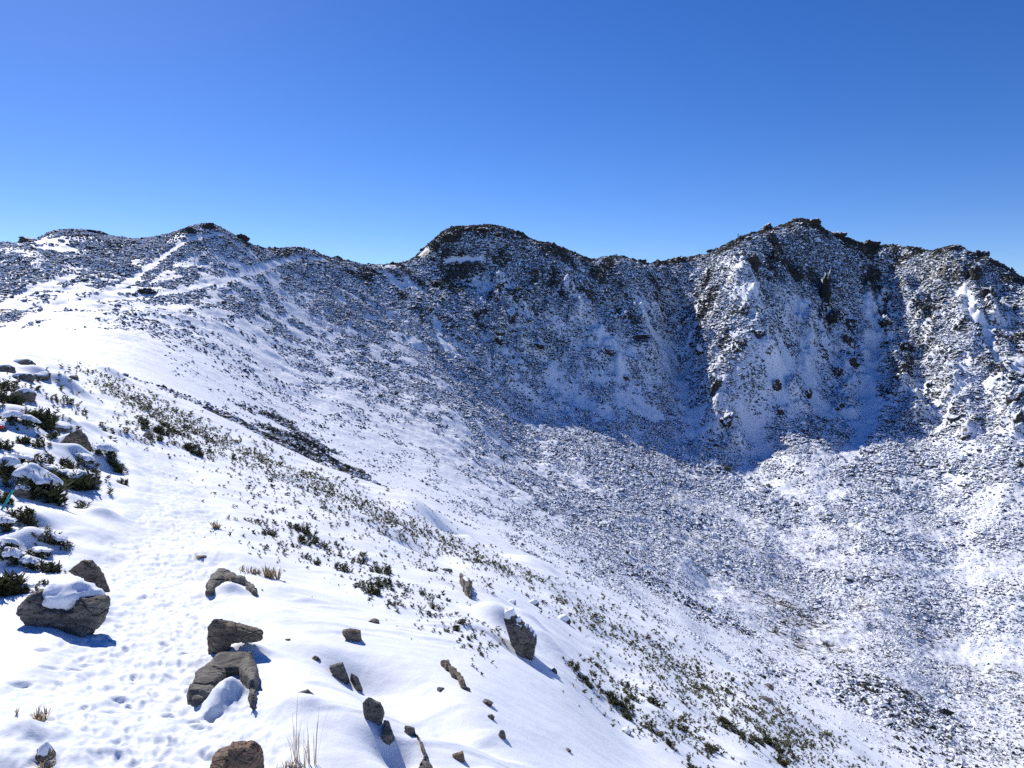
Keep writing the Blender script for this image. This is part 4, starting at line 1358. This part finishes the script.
def scatter(name, label, x, y, size, tall, bareness, mats, seed, sink=.15):
    g = np.random.default_rng(seed)
    n_ = len(x)
    z = gz(x, y)
    ang = g.uniform(0, 2 * np.pi, n_)
    kind = g.integers(0, len(tmpl), n_)
    tv = np.stack(tmpl)[kind]                                # n, nv, 3
    nv = tv.shape[1]
    c, s = np.cos(ang)[:, None], np.sin(ang)[:, None]
    st = g.uniform(.8, 1.3, n_)[:, None]
    X_, Y_ = tv[..., 0] * st, tv[..., 1] / st
    out = np.empty((n_, nv, 3), np.float32)
    out[..., 0] = (X_ * c - Y_ * s) * size[:, None] + x[:, None]
    out[..., 1] = (X_ * s + Y_ * c) * size[:, None] + y[:, None]
    out[..., 2] = tv[..., 2] * tall[:, None] + (z - sink * tall)[:, None]
    Fa = (Ft[None] + (np.arange(n_) * nv)[:, None, None]).reshape(-1, 3)
    me = mesh_from(name, out.reshape(-1, 3), Fa, False, mats)
    attr(me, "bare", np.repeat(bareness, nv))
    attr(me, "tint", np.repeat(g.uniform(0, 1, n_), nv))
    print(name, n_, len(Fa))
    return link(name, me, kind='stuff', label=label)


def scrub_material(name):
    m, n, l, b = mat(name)
    geo = n.new("ShaderNodeNewGeometry")
    sep = n.new("ShaderNodeSeparateXYZ")
    l.new(geo.outputs['True Normal'], sep.inputs[0])
    ba = nd(n, "ShaderNodeAttribute", attribute_name="bare")
    ti = nd(n, "ShaderNodeAttribute", attribute_name="tint")
    nz = nd(n, "ShaderNodeTexNoise", i_Scale=2.2, i_Detail=3.0)
    l.new(geo.outputs['Position'], nz.inputs['Vector'])
    s = math_node(n, l, 'ADD', sep.outputs['Z'], math_node(n, l, 'MULTIPLY', math_node(n, l, 'SUBTRACT', nz.outputs[0], .5), 1.3))
    s = math_node(n, l, 'SUBTRACT', s, math_node(n, l, 'MULTIPLY', ba.outputs['Fac'], 1.0))
    f = smooth(n, l, s, .14, .34)
    dark = mixc(n, l, ti.outputs['Fac'], (.028, .034, .026), (.075, .072, .066))
    l.new(mixc(n, l, f, dark, SNOW), b.inputs['Base Color'])
    b.inputs['Roughness'].default_value = .85
    b.inputs['Specular IOR Level'].default_value = .15
    return m


scrub_mat = scrub_material("snowy_scrub")
sky_i = np.argmax(np.where(Rm < 520, Z / Rm, -9), axis=0)
r_sky = R[sky_i]
sr = np.random.default_rng(33)
NC = int(os.environ.get("NC", "1000000"))
rr = np.sqrt(sr.uniform(62 ** 2, 440 ** 2, NC))
tt_ = np.radians(sr.uniform(-41, 41, NC))
sx_, sy_ = rr * np.sin(tt_), rr * np.cos(tt_)
lim = np.interp(tt_, np.radians(th_in), r_sky[:len(th_in)])
cv_, br_ = zlook(cover, sx_, sy_), zlook(bare, sx_, sy_)
pol = np.arctan2(sx_ - bx, sy_ - by) * 40
clump = fbm2(sx_ / 8, sy_ / 8, 3, .6) * .6 + fbm2(sx_ / 30, sy_ / 30, 2, .5) * .45 + noise2(pol / 3.2, np.hypot(sx_ - bx, sy_ - by) / 26) * .45
dens = np.clip(cv_ * .95 - .10 + clump * (.6 + .25 * ss(-.25, -.05, gz(sx_, sy_) / rr)) * ss(.04, .35, cv_), 0, 1) ** 1.3
low_ = ss(-.02, -.2, gz(sx_, sy_) / rr)                   # thickets and openings on the bowl floor
var_ = fbm2(sx_ / 21 + 7, sy_ / 21, 3, .6)
dens *= 1 - low_ * .5 * ss(.0, -.5, var_)
ok = (rr < lim + 10) & ~((rr < 128) & (br_ > .4)) & (sr.uniform(0, 1, NC) < dens)
sx_, sy_, rr, cv_, br_ = sx_[ok], sy_[ok], rr[ok], cv_[ok], br_[ok]
big = .35 + .75 * ss(.15, .85, cv_)
size = big * np.where(rr < 128, .4, .24 + .14 * ss(150, 330, rr)) * (.72 + .28 * ss(-.36, -.12, np.arctan2(sx_, sy_))) * np.exp(sr.normal(-.1, .38, len(sx_))) * np.clip(rr / 240, .55, 1.15)
size *= 1 + low_[ok] * .45 * np.clip(var_[ok] * 1.6, -.8, .8) - .12 * low_[ok]
tall = size * sr.uniform(.6, 1.25, len(sx_))
crest = ss(15, 2, lim[ok] - rr)                         # wind keeps the very crest bare
bn = np.clip(br_ * np.where(rr < 128, 1.0, .24 + .85 * crest) + sr.normal(0, .16, len(sx_)), 0, 1.15)
rocky = fbm2(sx_ / 15 + 31, sy_ / 15, 3, .55) + .5 * noise2(np.arctan2(sx_ - bx, sy_ - by) * 22, np.hypot(sx_ - bx, sy_ - by) / 30)
high = ss(-.2, .02, gz(sx_, sy_) / rr)                    # broken rock bands show on the steep upper walls
bn = np.clip(bn + ss(.12, .5, rocky) * (.12 + .45 * high), 0, 1.15)
scatter("scrub", "snow dusted low scrub covering the far mountain faces and the bowl", sx_, sy_, size, tall, bn, [scrub_mat], 8)

# finer heath and twigs on the left shoulder and the gentler slopes, and the dark band in the fold
for nm, lab, seed, num_, r0_, r1_, a0, a1, mode in [
        ("heath", "fine grey heath and twigs poking through the snow of the left slope", 51, 260000, 70, 300, -36, 12, 0),
        ("dark_heath", "dark evergreen heath filling the fold below the near rim", 52, 200000, 58, 128, -24, 0, 1)]:
    g_ = np.random.default_rng(seed)
    ra = np.sqrt(g_.uniform(r0_ ** 2, r1_ ** 2, num_))
    ta = np.radians(g_.uniform(a0, a1, num_))
    xa, ya = ra * np.sin(ta), ra * np.cos(ta)
    ca_, ba_ = zlook(cover, xa, ya), zlook(bare, xa, ya)
    lm = np.interp(ta, np.radians(th_in), r_sky[:len(th_in)])
    pat = fbm2(xa / 5.5 + 40, ya / 9, 3, .6) + .5 * fbm2(xa / 24, ya / 24 + 9, 2)
    if mode == 0:
        pr = np.clip(ca_ * 1.3, 0, .6) * ss(-.05, .45, pat + ca_ * .6) * ss(.03, .1, ca_)
        sz_ = np.exp(g_.normal(-1.5, .35, num_)) * np.clip(ra / 170, .6, 1.3)
        bb_2 = np.clip(.25 + g_.normal(0, .2, num_), 0, 1)
    else:
        pr = ss(.35, .7, ba_) * ss(.3, .8, ca_) * ss(-.25, .5, pat)
        sz_ = np.exp(g_.normal(-1.75, .35, num_))
        bb_2 = np.clip(.55 + .4 * pat + g_.normal(0, .2, num_), 0, 1)
    k_ = (g_.uniform(0, 1, num_) < pr) & (ra < lm + 5)
    scatter(nm, lab, xa[k_], ya[k_], sz_[k_], sz_[k_] * g_.uniform(.6, 1.1, k_.sum()), bb_2[k_], [scrub_mat], seed + 5)
